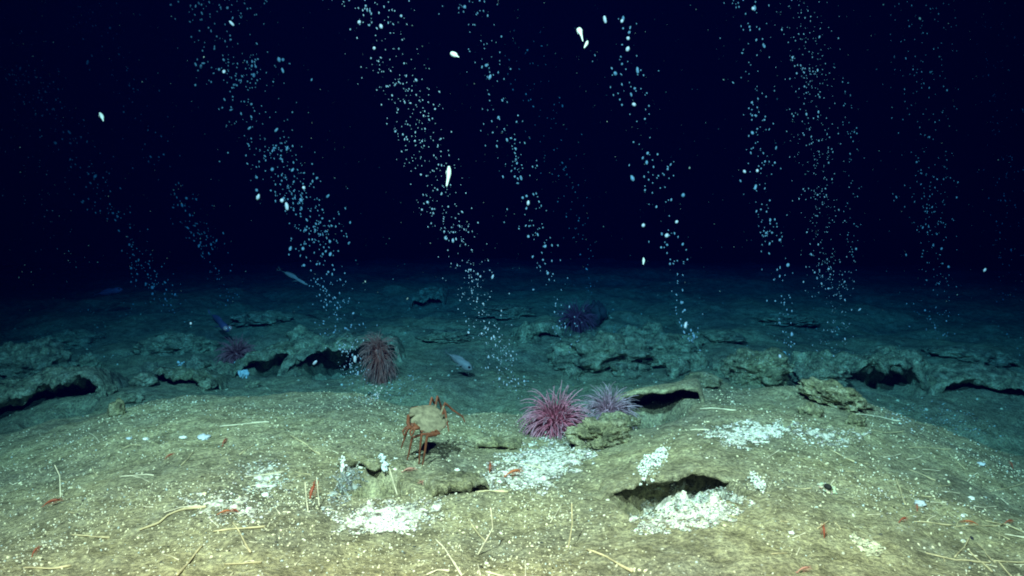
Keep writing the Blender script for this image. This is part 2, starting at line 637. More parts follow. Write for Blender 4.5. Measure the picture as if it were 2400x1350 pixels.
boulder("small cream rock at the foot of the lilac anemone", 1448, 1005, 95, 34, 0.14, 13, M_ROCK, 0.0, 0.3)
ledge("overhanging ledge with a broad dark recess, right of the lilac anemone", 1545, 960, 260, 0.60, 0.095, 0.030, 0.03, -0.14, 7,
      M_SAND, 0.012, 0.17, 8, 0.04, -0.015, 0.007)
# left
ledge("big crusted rock at the left edge with a dark underside", 50, 985, 420, 0.8, 0.19, 0.09, 0.06, 0.20, 8, M_DROCK, 0.12, 0.12,
      5, 0.10, -0.02, 0.035)
boulder("rounded teal rock at the left edge behind the big crusted rock", 20, 900, 210, 96, 0.6, 18, M_DROCK, 0.2, 0.3)
boulder("low dark rock left of the small mauve anemone", 400, 838, 170, 60, 0.5, 19, M_DROCK, 0.1, 0.35)
boulder("small standing stone on the left slope", 268, 977, 36, 36, 0.09, 20, M_ROCK, 0, 0.2)
ledge("low sandy rock on the left slope topped with white growth", 425, 912, 220, 0.5, 0.10, 0.05, 0.03, 0.15, 9, M_ROCK, 0.06, 0.05,
      4, 0.05, 0.0, 0.03)
ledge("tilted slab with a black gap under its right end, below the mauve anemone", 612, 872, 175, 0.6, 0.12, 0.05, 0.04, 0.25, 10, M_ROCK,
      0.06, 0.08, 5, 0.05, 0.045, 0.025)
ledge("wide ledge over a black cave, left of the rust brown anemone", 798, 872, 320, 0.85, 0.17, 0.06, 0.05, 0.10, 11, M_DROCK,
      0.07, 0.16, 5, 0.06, 0.03, 0.03)
# middle distance
boulder("mossy mound in the middle distance above the two front anemones", 1425, 868, 240, 82, 0.8, 22, M_DROCK, 0.1, 0.35, amp=0.28)
boulder("rough mound right of the mossy mound, under the big bubbles", 1560, 850, 170, 60, 0.7, 23, M_DROCK, 0.4, 0.35, amp=0.28)
ledge("dim ledge with a dark slot left of the mossy mound", 1275, 815, 120, 0.5, 0.12, 0.05, 0.03, 0.25, 24, M_DROCK, 0.05, 0.08, 5, 0.05,
      0.02, 0.03)
boulder("dark lump at the left foot of the mossy mound", 1318, 862, 70, 46, 0.3, 25, M_DROCK, 0, 0.3)
boulder("small pale-topped rock behind the overhanging ledge", 1655, 908, 80, 30, 0.25, 26, M_ROCK, 0.1, 0.3)
boulder("rounded brown mound left of the dark gap on the right", 1795, 905, 150, 82, 0.5, 27, M_ROCK, 0.0, 0.3)
boulder("leaning brown slab lying across the right slope", 1968, 956, 145, 52, 0.28, 28, M_ROCK, -0.1, 0.22, tiltx=-16)
ledge("dark crusted ledge with a black cave at its right end", 2060, 918, 300, 0.7, 0.18, 0.07, 0.05, -0.05, 29, M_DROCK, 0.08, 0.12, 5, 0.06,
      0.02, 0.04)
boulder("jagged rock tip above the black cave on the right", 2105, 868, 110, 50, 0.4, 30, M_DROCK, 0.3, 0.3)
boulder("rough rock beside the dark gap, left of the crusted ledge", 1935, 905, 110, 60, 0.4, 33, M_DROCK, 0.5, 0.3)
ledge("long low ledge with a dark slash at the right edge", 2335, 952, 300, 0.6, 0.13, 0.05, 0.05, -0.30, 31, M_DROCK, 0.05, 0.08, 5, 0.05,
      0.0, 0.02)
ledge("faint dark hump far off behind the cave, left of centre", 1000, 728, 90, 0.5, 0.14, 0.05, 0.03, -0.1, 34, M_DROCK, 0.05, 0.08, 5, 0.0,
      0.0, 0.03)
boulder("dark upright rock far off beside the faint anemone", 1396, 764, 46, 54, 0.3, 35, plain("black_rock", (0.05, 0.05, 0.05), 0.9, 0.3, 9), 0.1, 0.2)
for k, (px, py, w, h) in enumerate([(150, 815, 150, 40), (1690, 800, 120, 26), (1050, 800, 130, 24), (2290, 850, 170, 36), (1180, 740, 140, 26),
                                    (1850, 760, 150, 26), (600, 760, 130, 30)]):
    lab = ["low dim rock far left beyond the crusted rock", "low dim rock under the right bubbles", "low dim rock behind the grey fish",
           "low dim rock far right above the dark slash", "low dim rock in the far centre", "low dim rock far off in the right background",
           "low dim rock behind the mauve anemone"][k]
    boulder(lab, px, py, w, h, 0.6, 40 + k, M_DROCK, 0.1 * k, 0.4)


for k, (px, py, w, h) in enumerate([
        (1480, 815, 60, 30), (1530, 800, 44, 24), (1395, 812, 40, 22), (1345, 890, 36, 20), (1465, 885, 50, 22), (1590, 880, 44, 22), (1640, 862, 40, 24),
        (1700, 872, 52, 24), (1745, 850, 34, 20), (1885, 868, 40, 26), (1990, 880, 52, 26), (2150, 880, 60, 34), (2185, 915, 40, 22), (2235, 905, 46, 22),
        (1905, 975, 40, 20), (2010, 1000, 36, 16), (1545, 835, 48, 26), (1620, 815, 42, 22), (1240, 800, 40, 20), (1480, 850, 46, 24)]):
    tag(boulder("broken rock in the dim rubble on the right half of the middle distance", px, py, w * 1.35, h * 1.7, None, 60 + k, M_DROCK if py < 900 else M_ROCK,
                0.7 * k, 0.3, "rubble_rock", 0.42, scale=1.5), None, None, "rubble right of centre")
for k, (px, py, w, h) in enumerate([
        (200, 868, 46, 24), (330, 905, 40, 20), (350, 880, 34, 20), (515, 885, 40, 22), (300, 945, 46, 16), (480, 915, 34, 16), (90, 868, 60, 30), (700, 806, 50, 22),
        (455, 870, 40, 22), (590, 912, 30, 12), (240, 925, 36, 18)]):
    tag(boulder("broken rock in the dim rubble on the left slope", px, py, w * 1.35, h * 1.6, None, 90 + k, M_DROCK, 0.9 * k, 0.3, "rubble_rock", 0.42, scale=1.5), None, None,
        "rubble on the left slope")


# ------------------------------------------------------------------ anemones
def anemone(label, px, py, size, n_tent, mat, lean=(0, -0.35), droop=0.6, lmin=0.7, lmax=1.2, seed=0, thick=0.045, up=0.9, colh=0.7, dyy=0.0,
            squash=1.0, mop=0.0):
    """size = radius of the whole spread in metres"""
    r = np.random.default_rng(seed)
    x, y, z = g1(px, py)
    y += dyy
    z = float(seabed0(x, y, False))
    b = MB()
    colr = size * (0.36 if mop else 0.30)
    ax = np.array([lean[0], lean[1], 1.0])
    ax /= np.linalg.norm(ax)
    H = size * colh
    pts = [np.array([0, 0, -0.03]) + ax * H * t for t in np.linspace(0, 1, 7)]
    b.tube(pts, [colr * q for q in (1.25, 1.0, 0.92, 0.92, 1.0, 1.15, 1.2)], 16,
           tone=np.array([[0.3, 0.7, 0]] * 7))
    top = pts[-1]
    ex = np.cross(ax, [0, 1, 0.01])
    ex /= np.linalg.norm(ex)
    ey = np.cross(ax, ex)
    b.blob(top, (colr * 1.1, colr * 1.1, colr * 0.35), np.stack([ex, ey, ax], 1), ICO2, (0.0, 0.8, 0))
    for i in range(n_tent):
        ph = 2.399963 * i + r.normal(0, 0.12)
        q = (i + 0.5) / n_tent                      # inner to outer row
        el = math.radians(82 - 92 * q ** 0.8 + r.normal(0, 9)) * up
        rr = colr * (0.25 + 0.9 * q)
        d0 = (math.cos(ph) * ex + math.sin(ph) * ey) * math.cos(el) + ax * math.sin(el)
        p = top + (math.cos(ph) * ex + math.sin(ph) * ey) * rr
        if mop:
            p = p - ax * H * mop * max(0.0, q - .3)
        L = size * r.uniform(lmin, lmax)
        k = 9
        d = d0.copy()
        curl = r.normal(0, 0.35, 3)
        P = [p]
        for j in range(k - 1):
            t = j / (k - 2)
            d = d + np.array([0, 0, -1.0]) * droop * (0.10 + 0.28 * q) * (0.5 + t) + curl * 0.15
            d /= np.linalg.norm(d)
            P.append(P[-1] + d * L / (k - 1) * np.array([1, 1, squash]))
        th = size * thick * r.uniform(0.8, 1.2)
        rad = th * np.linspace(1.0, 0.30, k)
        br = r.uniform(0.62, 1.1)
        b.tube(P, rad, 5, tone=np.stack([np.linspace(0.1, 1, k), np.full(k, br), np.zeros(k)], 1))
    o = b.build("anemone", mat, None, True, True)
    o.location = (x, y, z)
    return tag(o, label, "sea anemone", "sea anemones on the seep")


anemone("large deep pink anemone with drooping tentacles, behind the cream rock", 1303, 1014, 0.168, 300, M_AN_PINK, (0, -0.6), 0.95, 0.75, 1.2, 3,
        0.023, 1.0, 0.62, 0.03)
anemone("lilac anemone with spreading tentacles, left of the dark recess", 1428, 985, 0.122, 240, M_AN_LILAC, (0.0, -0.9), 0.6, 0.8, 1.25, 4, 0.022, 1.0,
        0.85, 0.10)
anemone("tall rust brown anemone beside the black cave", 897, 893, 0.112, 330, M_AN_RUST, (-0.1, -0.22), 1.35, 0.75, 1.5, 5, 0.030, 1.0, 2.4, 0.0, 1.0, 0.85)
anemone("small dim mauve anemone on the left slope below the blue fish", 556, 846, 0.15, 190, M_AN_MAUVE, (0.15, -0.5), 0.5, 0.6, 1.05, 6, 0.036, 1.0, 0.75)
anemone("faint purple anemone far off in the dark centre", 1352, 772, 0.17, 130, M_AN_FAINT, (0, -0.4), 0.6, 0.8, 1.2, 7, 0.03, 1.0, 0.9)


# ------------------------------------------------------------------ crab
def crab():
    Y0 = 3.42
    P = lambda px, py, dy=0.0: np.array(at_y(px, py, Y0 + dy), float)
    b = MB()
    c = P(1003, 982)
    nrm = np.array([0.22, -0.62, 0.75])
    nrm /= np.linalg.norm(nrm)
    ex = np.array([1.0, 0.0, -0.42])
    ex -= nrm * ex.dot(nrm)
    ex /= np.linalg.norm(ex)
    ey = np.cross(nrm, ex)
    R = np.stack([ex, ey, nrm], 1)
    V, F = ICO3
    q = V.copy()
    a = np.arctan2(q[:, 1], q[:, 0])
    k5 = np.mod(a + 0.95, 2 * math.pi / 5) - math.pi / 5
    wid = 0.35 + 0.72 * math.cos(math.pi / 5) / np.cos(k5) + 0.018 * np.cos(26 * a)          # five-cornered, toothed outline
    rr = np.sqrt(q[:, 0] ** 2 + q[:, 1] ** 2)
    q[:, 0] *= wid
    q[:, 1] *= wid
    q[:, 2] = np.where(V[:, 2] > 0, 0.95 * (1 - rr ** 2.6) + .10, -0.9 * (1 - rr ** 3) - .06)
    q[:, 2] += 0.10 * np.exp(-((q[:, 0] / .12) ** 2)) * (V[:, 2] > 0) * (rr < .8)
    q = q * np.array([0.083, 0.072, 0.019])
    q[:, 2] += 0.0012 * fbm3(q[:, 0] * 55, q[:, 1] * 55, q[:, 2] * 55, 3, 5)
    b.add(q @ R.T + c, F)

    def limb(pts, r):
        pts = np.array(pts)
        k = len(pts)
        t = np.linspace(0, k - 1, (k - 1) * 5 + 1)
        I = np.stack([np.interp(t, range(k), pts[:, j]) for j in range(3)], 1)
        b.tube(I, 0.58 * np.interp(t, range(k), r) + 0.0008, 8)
    # hind pair folded along the near edge, then straight down to the sand
    limb([P(1012, 1000, -0.02), P(1030, 1016, -0.07), P(988, 1018, -0.10), P(984, 1056, -0.10), P(981, 1100, -0.09)], [.009, .009, .0085, .006, .0035])
    limb([P(1000, 1002, -0.02), P(1022, 1020, -0.08), P(1001, 1022, -0.12), P(995, 1064, -0.12), P(988, 1104, -0.10)], [.009, .009, .0085, .006, .0035])
    limb([P(985, 1000, -0.02), P(988, 1018, -0.06), P(966, 1026, -0.08), P(961, 1050, -0.08), P(951, 1094, -0.07)], [.009, .009, .008, .006, .0035])
    limb([P(975, 992, -0.02), P(955, 1006, -0.05), P(952, 1016, -0.06), P(945, 1036, -0.06), P(940, 1052, -0.05)], [.009, .009, .008, .005, .003])
    # far side legs arched up over the right edge
    limb([P(1005, 960, 0.05), P(1012, 932, 0.08), P(1020, 950, 0.12), P(1026, 985, 0.14)], [.008, .007, .006, .003])
    limb([P(1018, 966, 0.04), P(1025, 929, 0.06), P(1033, 950, 0.10), P(1038, 990, 0.12)], [.008, .0075, .006, .003])
    limb([P(1030, 980, 0.02), P(1043, 944, 0.03), P(1062, 962, 0.05), P(1084, 976, 0.06), P(1090, 990, 0.06)], [.008, .0075, .006, .005, .003])
    limb([P(1032, 990, 0.0), P(1042, 958, -0.01), P(1047, 985, -0.02), P(1052, 1012, -0.03)], [.008, .0075, .006, .003])
    # claws, folded at the left front
    limb([P(970, 972, -0.02), P(957, 975, -0.04), P(956, 992, -0.07), P(960, 1000, -0.08)], [.009, .011, .011, .010])
    limb([P(976, 985, -0.02), P(972, 996, -0.06), P(982, 1004, -0.09)], [.009, .011, .010])
    for cx_, cy_, dd in ((958, 1002, -0.08), (975, 1003, -0.095)):
        m = P(cx_, cy_, dd)
        b.blob(m, (0.016, 0.010, 0.009), rotz(0.4), ICO2)
        limb([m + [-0.012, -0.004, 0], m + [-0.022, -0.008, -0.012], m + [-0.020, -0.010, -0.030]], [.007, .006, .002])
        limb([m + [-0.004, -0.008, -0.004], m + [-0.010, -0.012, -0.018], m + [-0.017, -0.012, -0.031]], [.006, .005, .002])
    raw = b.build("crab", M_CRABTOP)
    rm = raw.modifiers.new("fuse", 'REMESH')
    rm.mode = 'VOXEL'
    rm.voxel_size = 0.0019
    dg = bpy.context.evaluated_depsgraph_get()
    me = bpy.data.meshes.new_from_object(raw.evaluated_get(dg))
    bpy.data.objects.remove(raw)
    me.materials.clear()
    me.materials.append(M_CRABTOP)
    me.materials.append(M_CRABLEG)
    n = len(me.polygons)
    ctr = np.zeros(n * 3)
    me.polygons.foreach_get("center", ctr)
    L = (ctr.reshape(-1, 3) - c) @ R
    rad = np.sqrt((L[:, 0] / 0.092) ** 2 + (L[:, 1] / 0.080) ** 2)
    shell = (rad < 0.86 + 0.05 * np.sin(9 * np.arctan2(L[:, 1], L[:, 0]))) & (L[:, 2] > -0.004) & (L[:, 2] < 0.036)
    me.polygons.foreach_set("material_index", (~shell).astype(np.int32))
    me.polygons.foreach_set("use_smooth", np.ones(n, bool))
    o = bpy.data.objects.new("crab", me)
    COL.objects.link(o)
    tag(o, "tan shelled crab with thin orange legs standing on the sand crest", "crab")
    for s in (-1, 1):
        e = MB()
        e.blob(c + R @ np.array([-0.060 + 0.006 * s, -0.040 + 0.022 * s, 0.008]), (0.005, 0.005, 0.005), None, ICO1)
        e.build("eye", M_EYE, o)


crab()


# ------------------------------------------------------------------ shrimps
def shrimp_mesh(mat, curl=0.5, name="shrimp"):
    """10 cm long, head towards +x, belly down"""
    b = MB()
    t = np.linspace(0, 1, 15)
    ang = curl * (t - 0.35) * 1.6
    x = 0.05 - 0.10 * t
    z = 0.018 - 0.02 * np.clip(t - 0.4, 0, 1) ** 2 * curl * 4 + 0.006 * np.sin(t * math.pi)
    b.tube(np.stack([x, 0 * x, z], 1), np.interp(t, [0, .12, .3, .45, .8, 1], [.002, .007, .010, .0095, .0055, .003]), 8)
    b.tube([(0.048, 0, 0.019), (0.060, 0, 0.024), (0.072, 0, 0.027)], [.0025, .0018, .0006], 5)
    for s in (-1, 1):
        for k in range(5):
            bx = 0.030 - 0.011 * k
            b.tube([(bx, s * .005, .014), (bx + .006, s * .018, .012), (bx + .002 - .004 * k, s * .026, 0.0)], [.0018, .0015, .0006], 5)
        b.tube([(0.046, s * .003, .018), (0.062, s * .012, .020), (0.062 - .05, s * .05, .010)], [.0012, .0008, .0004], 4)
        b.tube([(0.04, s * .005, .014), (0.06, s * .016, .010), (0.078, s * .010, .004)], [.0022, .002, .0012], 5)
        b.tube([(-0.046, s * .001, z[-1]), (-0.056, s * .006, z[-1] - .002), (-0.066, s * .010, z[-1] - .004)], [.002, .0045, .002], 6, flat=0.35)
    b.tube([(-0.046, 0, z[-1]), (-0.058, 0, z[-1] - .002), (-0.068, 0, z[-1] - .004)], [.002, .003, .001], 6, flat=0.4)
    o = b.build(name, mat)
    e = []
    for s in (-1, 1):
        m = MB()
        m.blob((0.044, s * .007, .022), (.0026,) * 3, None, ICO1)
        e.append(m.build("eye", M_EYE, o))
    return o, e


SH = {}
for key, mat, cu in (("red", M_SHRIMP, 0.5), ("orange", M_SHRIMP_O, 0.25), ("pink", M_SHRIMP_P, 0.4)):
    SH[key] = list(shrimp_mesh(mat, cu)) + [False]


def shrimp(key, px, py, length, yaw, pitch, label):
    src, eyes, used = SH[key]
    if used:
        o = src.copy()
        COL.objects.link(o)
        for e in eyes:
            c = e.copy()
            COL.objects.link(c)
            c.parent = o
    else:
        o = src
        SH[key][2] = True
    x, y, z = g1(px, py)
    s = 0.8 * length / FPX * y / 0.10
    o.scale = (s, s, s)
    o.rotation_euler = (0, -pitch, yaw)
    o.location = (x, y, float(seabed(x, y)) + 0.004 + 0.03 * s * math.sin(abs(pitch)))
    tag(o, label, "shrimp", "small red shrimps on the sand")


for a in [
    ("red", 122, 1192, 42, 0.35, 0.2, "red shrimp below a thin upright stem near the left edge"),
    ("red", 84, 1302, 30, 1.2, 0.6, "small dark red shrimp in the bottom left corner"),
    ("orange", 527, 1206, 34, 0.4, 0.1, "orange red shrimp at the right end of the long bent tube"),
    ("red", 552, 1196, 26, 2.6, 0.1, "dark red shrimp just right of the orange red shrimp"),
    ("red", 734, 1168, 52, 1.25, 0.9, "upright red shrimp left of the left foreground hollow"),
    ("red", 397, 1078, 24, 0.6, 0.4, "tiny red shrimp on the upper left sand"),
    ("red", 526, 1038, 24, 1.4, 0.5, "tiny red shrimp below the white flake on the left crest"),
    ("orange", 1203, 1122, 48, 0.5, 0.15, "bright orange shrimp lying on the central white mat"),
    ("red", 1149, 1104, 30, 1.4, 0.9, "dark red shrimp upright above the end of the crack"),
    ("pink", 1003, 1138, 42, 3.0, 0.1, "pinkish shrimp left of the knobbly cream crust"),
    ("pink", 958, 1106, 34, 0.2, 0.1, "pale pink shrimp at the crab's feet"),
    ("red", 1930, 1262, 36, 1.4, 1.0, "dark red shrimp upright in the sand of the lower right"),
    ("red", 2116, 1226, 28, 0.4, 0.2, "small red shrimp left of the white shell on the right"),
    ("orange", 2273, 1228, 34, 2.9, 0.1, "orange shrimp beside the white shell near the right edge"),
    ("red", 2364, 1228, 26, 0.3, 0.1, "red shrimp on the tubes at the right edge"),
    ("red", 2149, 1196, 20, 1.2, 0.6, "tiny red shrimp below the blue grey shell"),
    ("pink", 1883, 1344, 40, 0.3, 0.1, "pinkish shrimp at the bottom edge, right of centre"),
    ("red", 2370, 1094, 20, 1.5, 0.6, "tiny dull shrimp high on the right sand"),
]:
    shrimp(*a)


# ------------------------------------------------------------------ fish
def fish(label, px0, py0, px1, py1, Y, girth, mat, eye_mat, eye_r, group=None, dyaw=0.0, name="fish"):
    """tail at (px0,py0), snout at (px1,py1)"""
    A = np.array(at_y(px0, py0, Y + dyaw), float)
    B = np.array(at_y(px1, py1, Y - dyaw), float)
    d = B - A
    L = np.linalg.norm(d)
    ex = d / L
    ez = np.array([0, 0, 1.0]) - ex * ex[2]
    ez /= np.linalg.norm(ez)
    ey = np.cross(ez, ex)
    R = np.stack([ex, ey, ez], 1)
    b = MB()
    t = np.linspace(0, 1, 22)
    r = np.interp(t, [0, .1, .3, .6, .8, .93, 1], [.02, .05, .3, .85, 1, .7, .15]) * girth * L / 2
    x = (t - 0.5) * L
    y = 0.02 * L * np.sin(t * 5)
    b.tube(np.stack([x, y, 0 * x], 1), r, 12, flat=1.35)
    n = 9
    f = np.linspace(0, 1, n)

    def fin(x0, x1, h, zs, thick=0.004):
        lo = np.stack([(x0 + (x1 - x0) * f) * L, 0 * f, zs * np.interp(x0 + (x1 - x0) * f + 0.5, t, r) * 1.25], 1)
        hi = lo + np.stack([-0.03 * L * np.ones(n), 0 * f, zs * h * L * np.sin(np.clip(f * 1.1, 0, 1) * math.pi) ** 0.6], 1)
        v = np.vstack([lo + [0, thick * L, 0], hi, lo - [0, thick * L, 0]])
        fs = []
        for i in range(n - 1):
            fs += [[i, i + 1, n + i + 1, n + i], [n + i, n + i + 1, 2 * n + i + 1, 2 * n + i]]
        b.add(v, fs)
    fin(-0.30, 0.18, 0.07, 1)
    fin(-0.32, 0.05, 0.05, -1)
    for s in (-1, 1):
        b.tube([(.20 * L, s * girth * L * .45, -.02 * L), (.10 * L, s * girth * L * .75, -.07 * L), (.02 * L, s * girth * L * .9, -.13 * L)],
               [.012 * L, .03 * L, .008 * L], 6, flat=0.25)
        b.tube([(-.47 * L, 0, 0), (-.53 * L, 0, s * .04 * L), (-.58 * L, 0, s * .07 * L)], [.012 * L, .018 * L, .004 * L], 6, flat=0.3)
    o = b.build(name, mat)
    o.location = (A + B) / 2
    o.rotation_euler = __import__('mathutils').Matrix(R.tolist()).to_euler()
    tag(o, label, "fish", group)
    for s in (-1, 1):
        m = MB()
        m.blob((.40 * L, s * girth * L * .36, .10 * girth * L + .012 * L), (eye_r,) * 3, None, ICO2)
        m.build("eye", eye_mat, o)


def gy(px, py):
    return g1(px, py)[1]


fish("grey fish lying head down right on the teal valley floor", 1046, 826, 1106, 866, gy(1085, 880) - 0.12, 0.24, M_FISH, M_EYE, 0.010, "fish near the seabed", 0.02)
fish("thin blue fish with a shining pink eye on the left slope", 490, 733, 538, 776, gy(515, 800) - 0.1, 0.16, M_FISHD, M_EYEPINK, 0.022, "fish near the seabed", 0.10)
fish("faint blue fish hovering level in the dark at the left", 222, 690, 288, 678, 8.6, 0.16, M_FISHD, M_EYE, 0.010, "fish near the seabed")
fish("thin pale fish beside the main bubble plume", 655, 632, 722, 668, 7.4, 0.07, M_FISH, M_EYE, 0.006, "fish near the seabed")


# ------------------------------------------------------------------ swimming larvae in the open water
def larva(label, px0, py0, px1, py1, Y, prof):
    A = np.array(at_y(px0, py0, Y), float)
    B = np.array(at_y(px1, py1, Y - 0.03), float)
    L = np.linalg.norm(B - A)
    b = MB()
    t = np.linspace(0, 1, 14)
    pts = A + (B - A) * t[:, None]
    pts[:, 0] += 0.03 * L * np.sin(t * 4)
    b.tube(pts, np.interp(t, np.linspace(0, 1, len(prof)), prof) * L, 10)
    for s in (-1, 1):
        m = A + (B - A) * 0.18
        b.tube([m, m + [s * .10 * L, -.05 * L, -.06 * L], m + [s * .13 * L, -.06 * L, -.2 * L]], [.02 * L, .016 * L, .006 * L], 5)
    o = b.build("larva", M_LARVA)
    return tag(o, label, "larva", "pale swimmers in the open water")


larva("long cream spindle shaped swimmer in the second plume from the left centre", 1052, 390, 1048, 436, 4.2, [.05, .10, .115, .10, .07, .06, .04])
larva("bright white swimmer with a narrow tail near the top, right of centre", 1356, 68, 1367, 97, 4.2, [.16, .20, .10, .06, .05, .02])
larva("short white swimmer just below the tailed white swimmer", 1377, 96, 1370, 112, 4.2, [.06, .14, .14, .10, .05])
larva("stubby white swimmer with a faint tail, upper middle", 1058, 125, 1076, 134, 4.2, [.18, .24, .22, .07, .04])
larva("lone white drop shaped swimmer high on the left", 234, 265, 243, 284, 4.6, [.08, .15, .16, .08, .03])
larva("slim white swimmer above the seabed, right of centre", 1508, 604, 1508, 620, 4.6, [.05, .13, .15, .10, .04])


# ------------------------------------------------------------------ dry tubes lying about
def tube_thing(label, path, rad, mat, up=0.0, name="dry_tube"):
    b = MB()
    path = np.array(path, float)
    k = len(path)
    t = np.linspace(0, k - 1, (k - 1) * 7 + 1)
    px = np.interp(t, range(k), path[:, 0])
    py = np.interp(t, range(k), path[:, 1])
    n = len(t)
    if up:
        # upright: only the foot (lowest point) is on the sand, the rest stands above it, leaning away a little
        i = int(np.argmax(path[:, 1]))
        _, y0, _ = g1(path[i, 0], path[i, 1])
        f = (path[i, 1] - py) / max(np.ptp(path[:, 1]), 1)
        X, Y, Z = at_y(px, py, 1.0)
        yy = y0 + up * f
        dx, dy, dz = ray(px, py)
        P = np.stack([dx * yy / dy, yy, CAM_H + dz * yy / dy], 1)
    else:
        x, y, _ = ground(px, py)
        P = np.stack([x, y, seabed(x, y) + rad * 0.8], 1)
        zz = np.convolve(np.pad(P[:, 2], 3, mode='edge'), np.ones(7) / 7, 'valid')
        P[:, 2] = np.maximum(zz, P[:, 2] - 0.002)
    rad = rad * 0.68
    w = rad * (1 + 0.25 * np.sin(np.linspace(0, 9, n)))
    b.tube(P, w * np.linspace(0.75, 1.1, n), 7)
    o = b.build(name, mat)
    return tag(o, label, "worm tube", "dry tubes strewn over the sand")


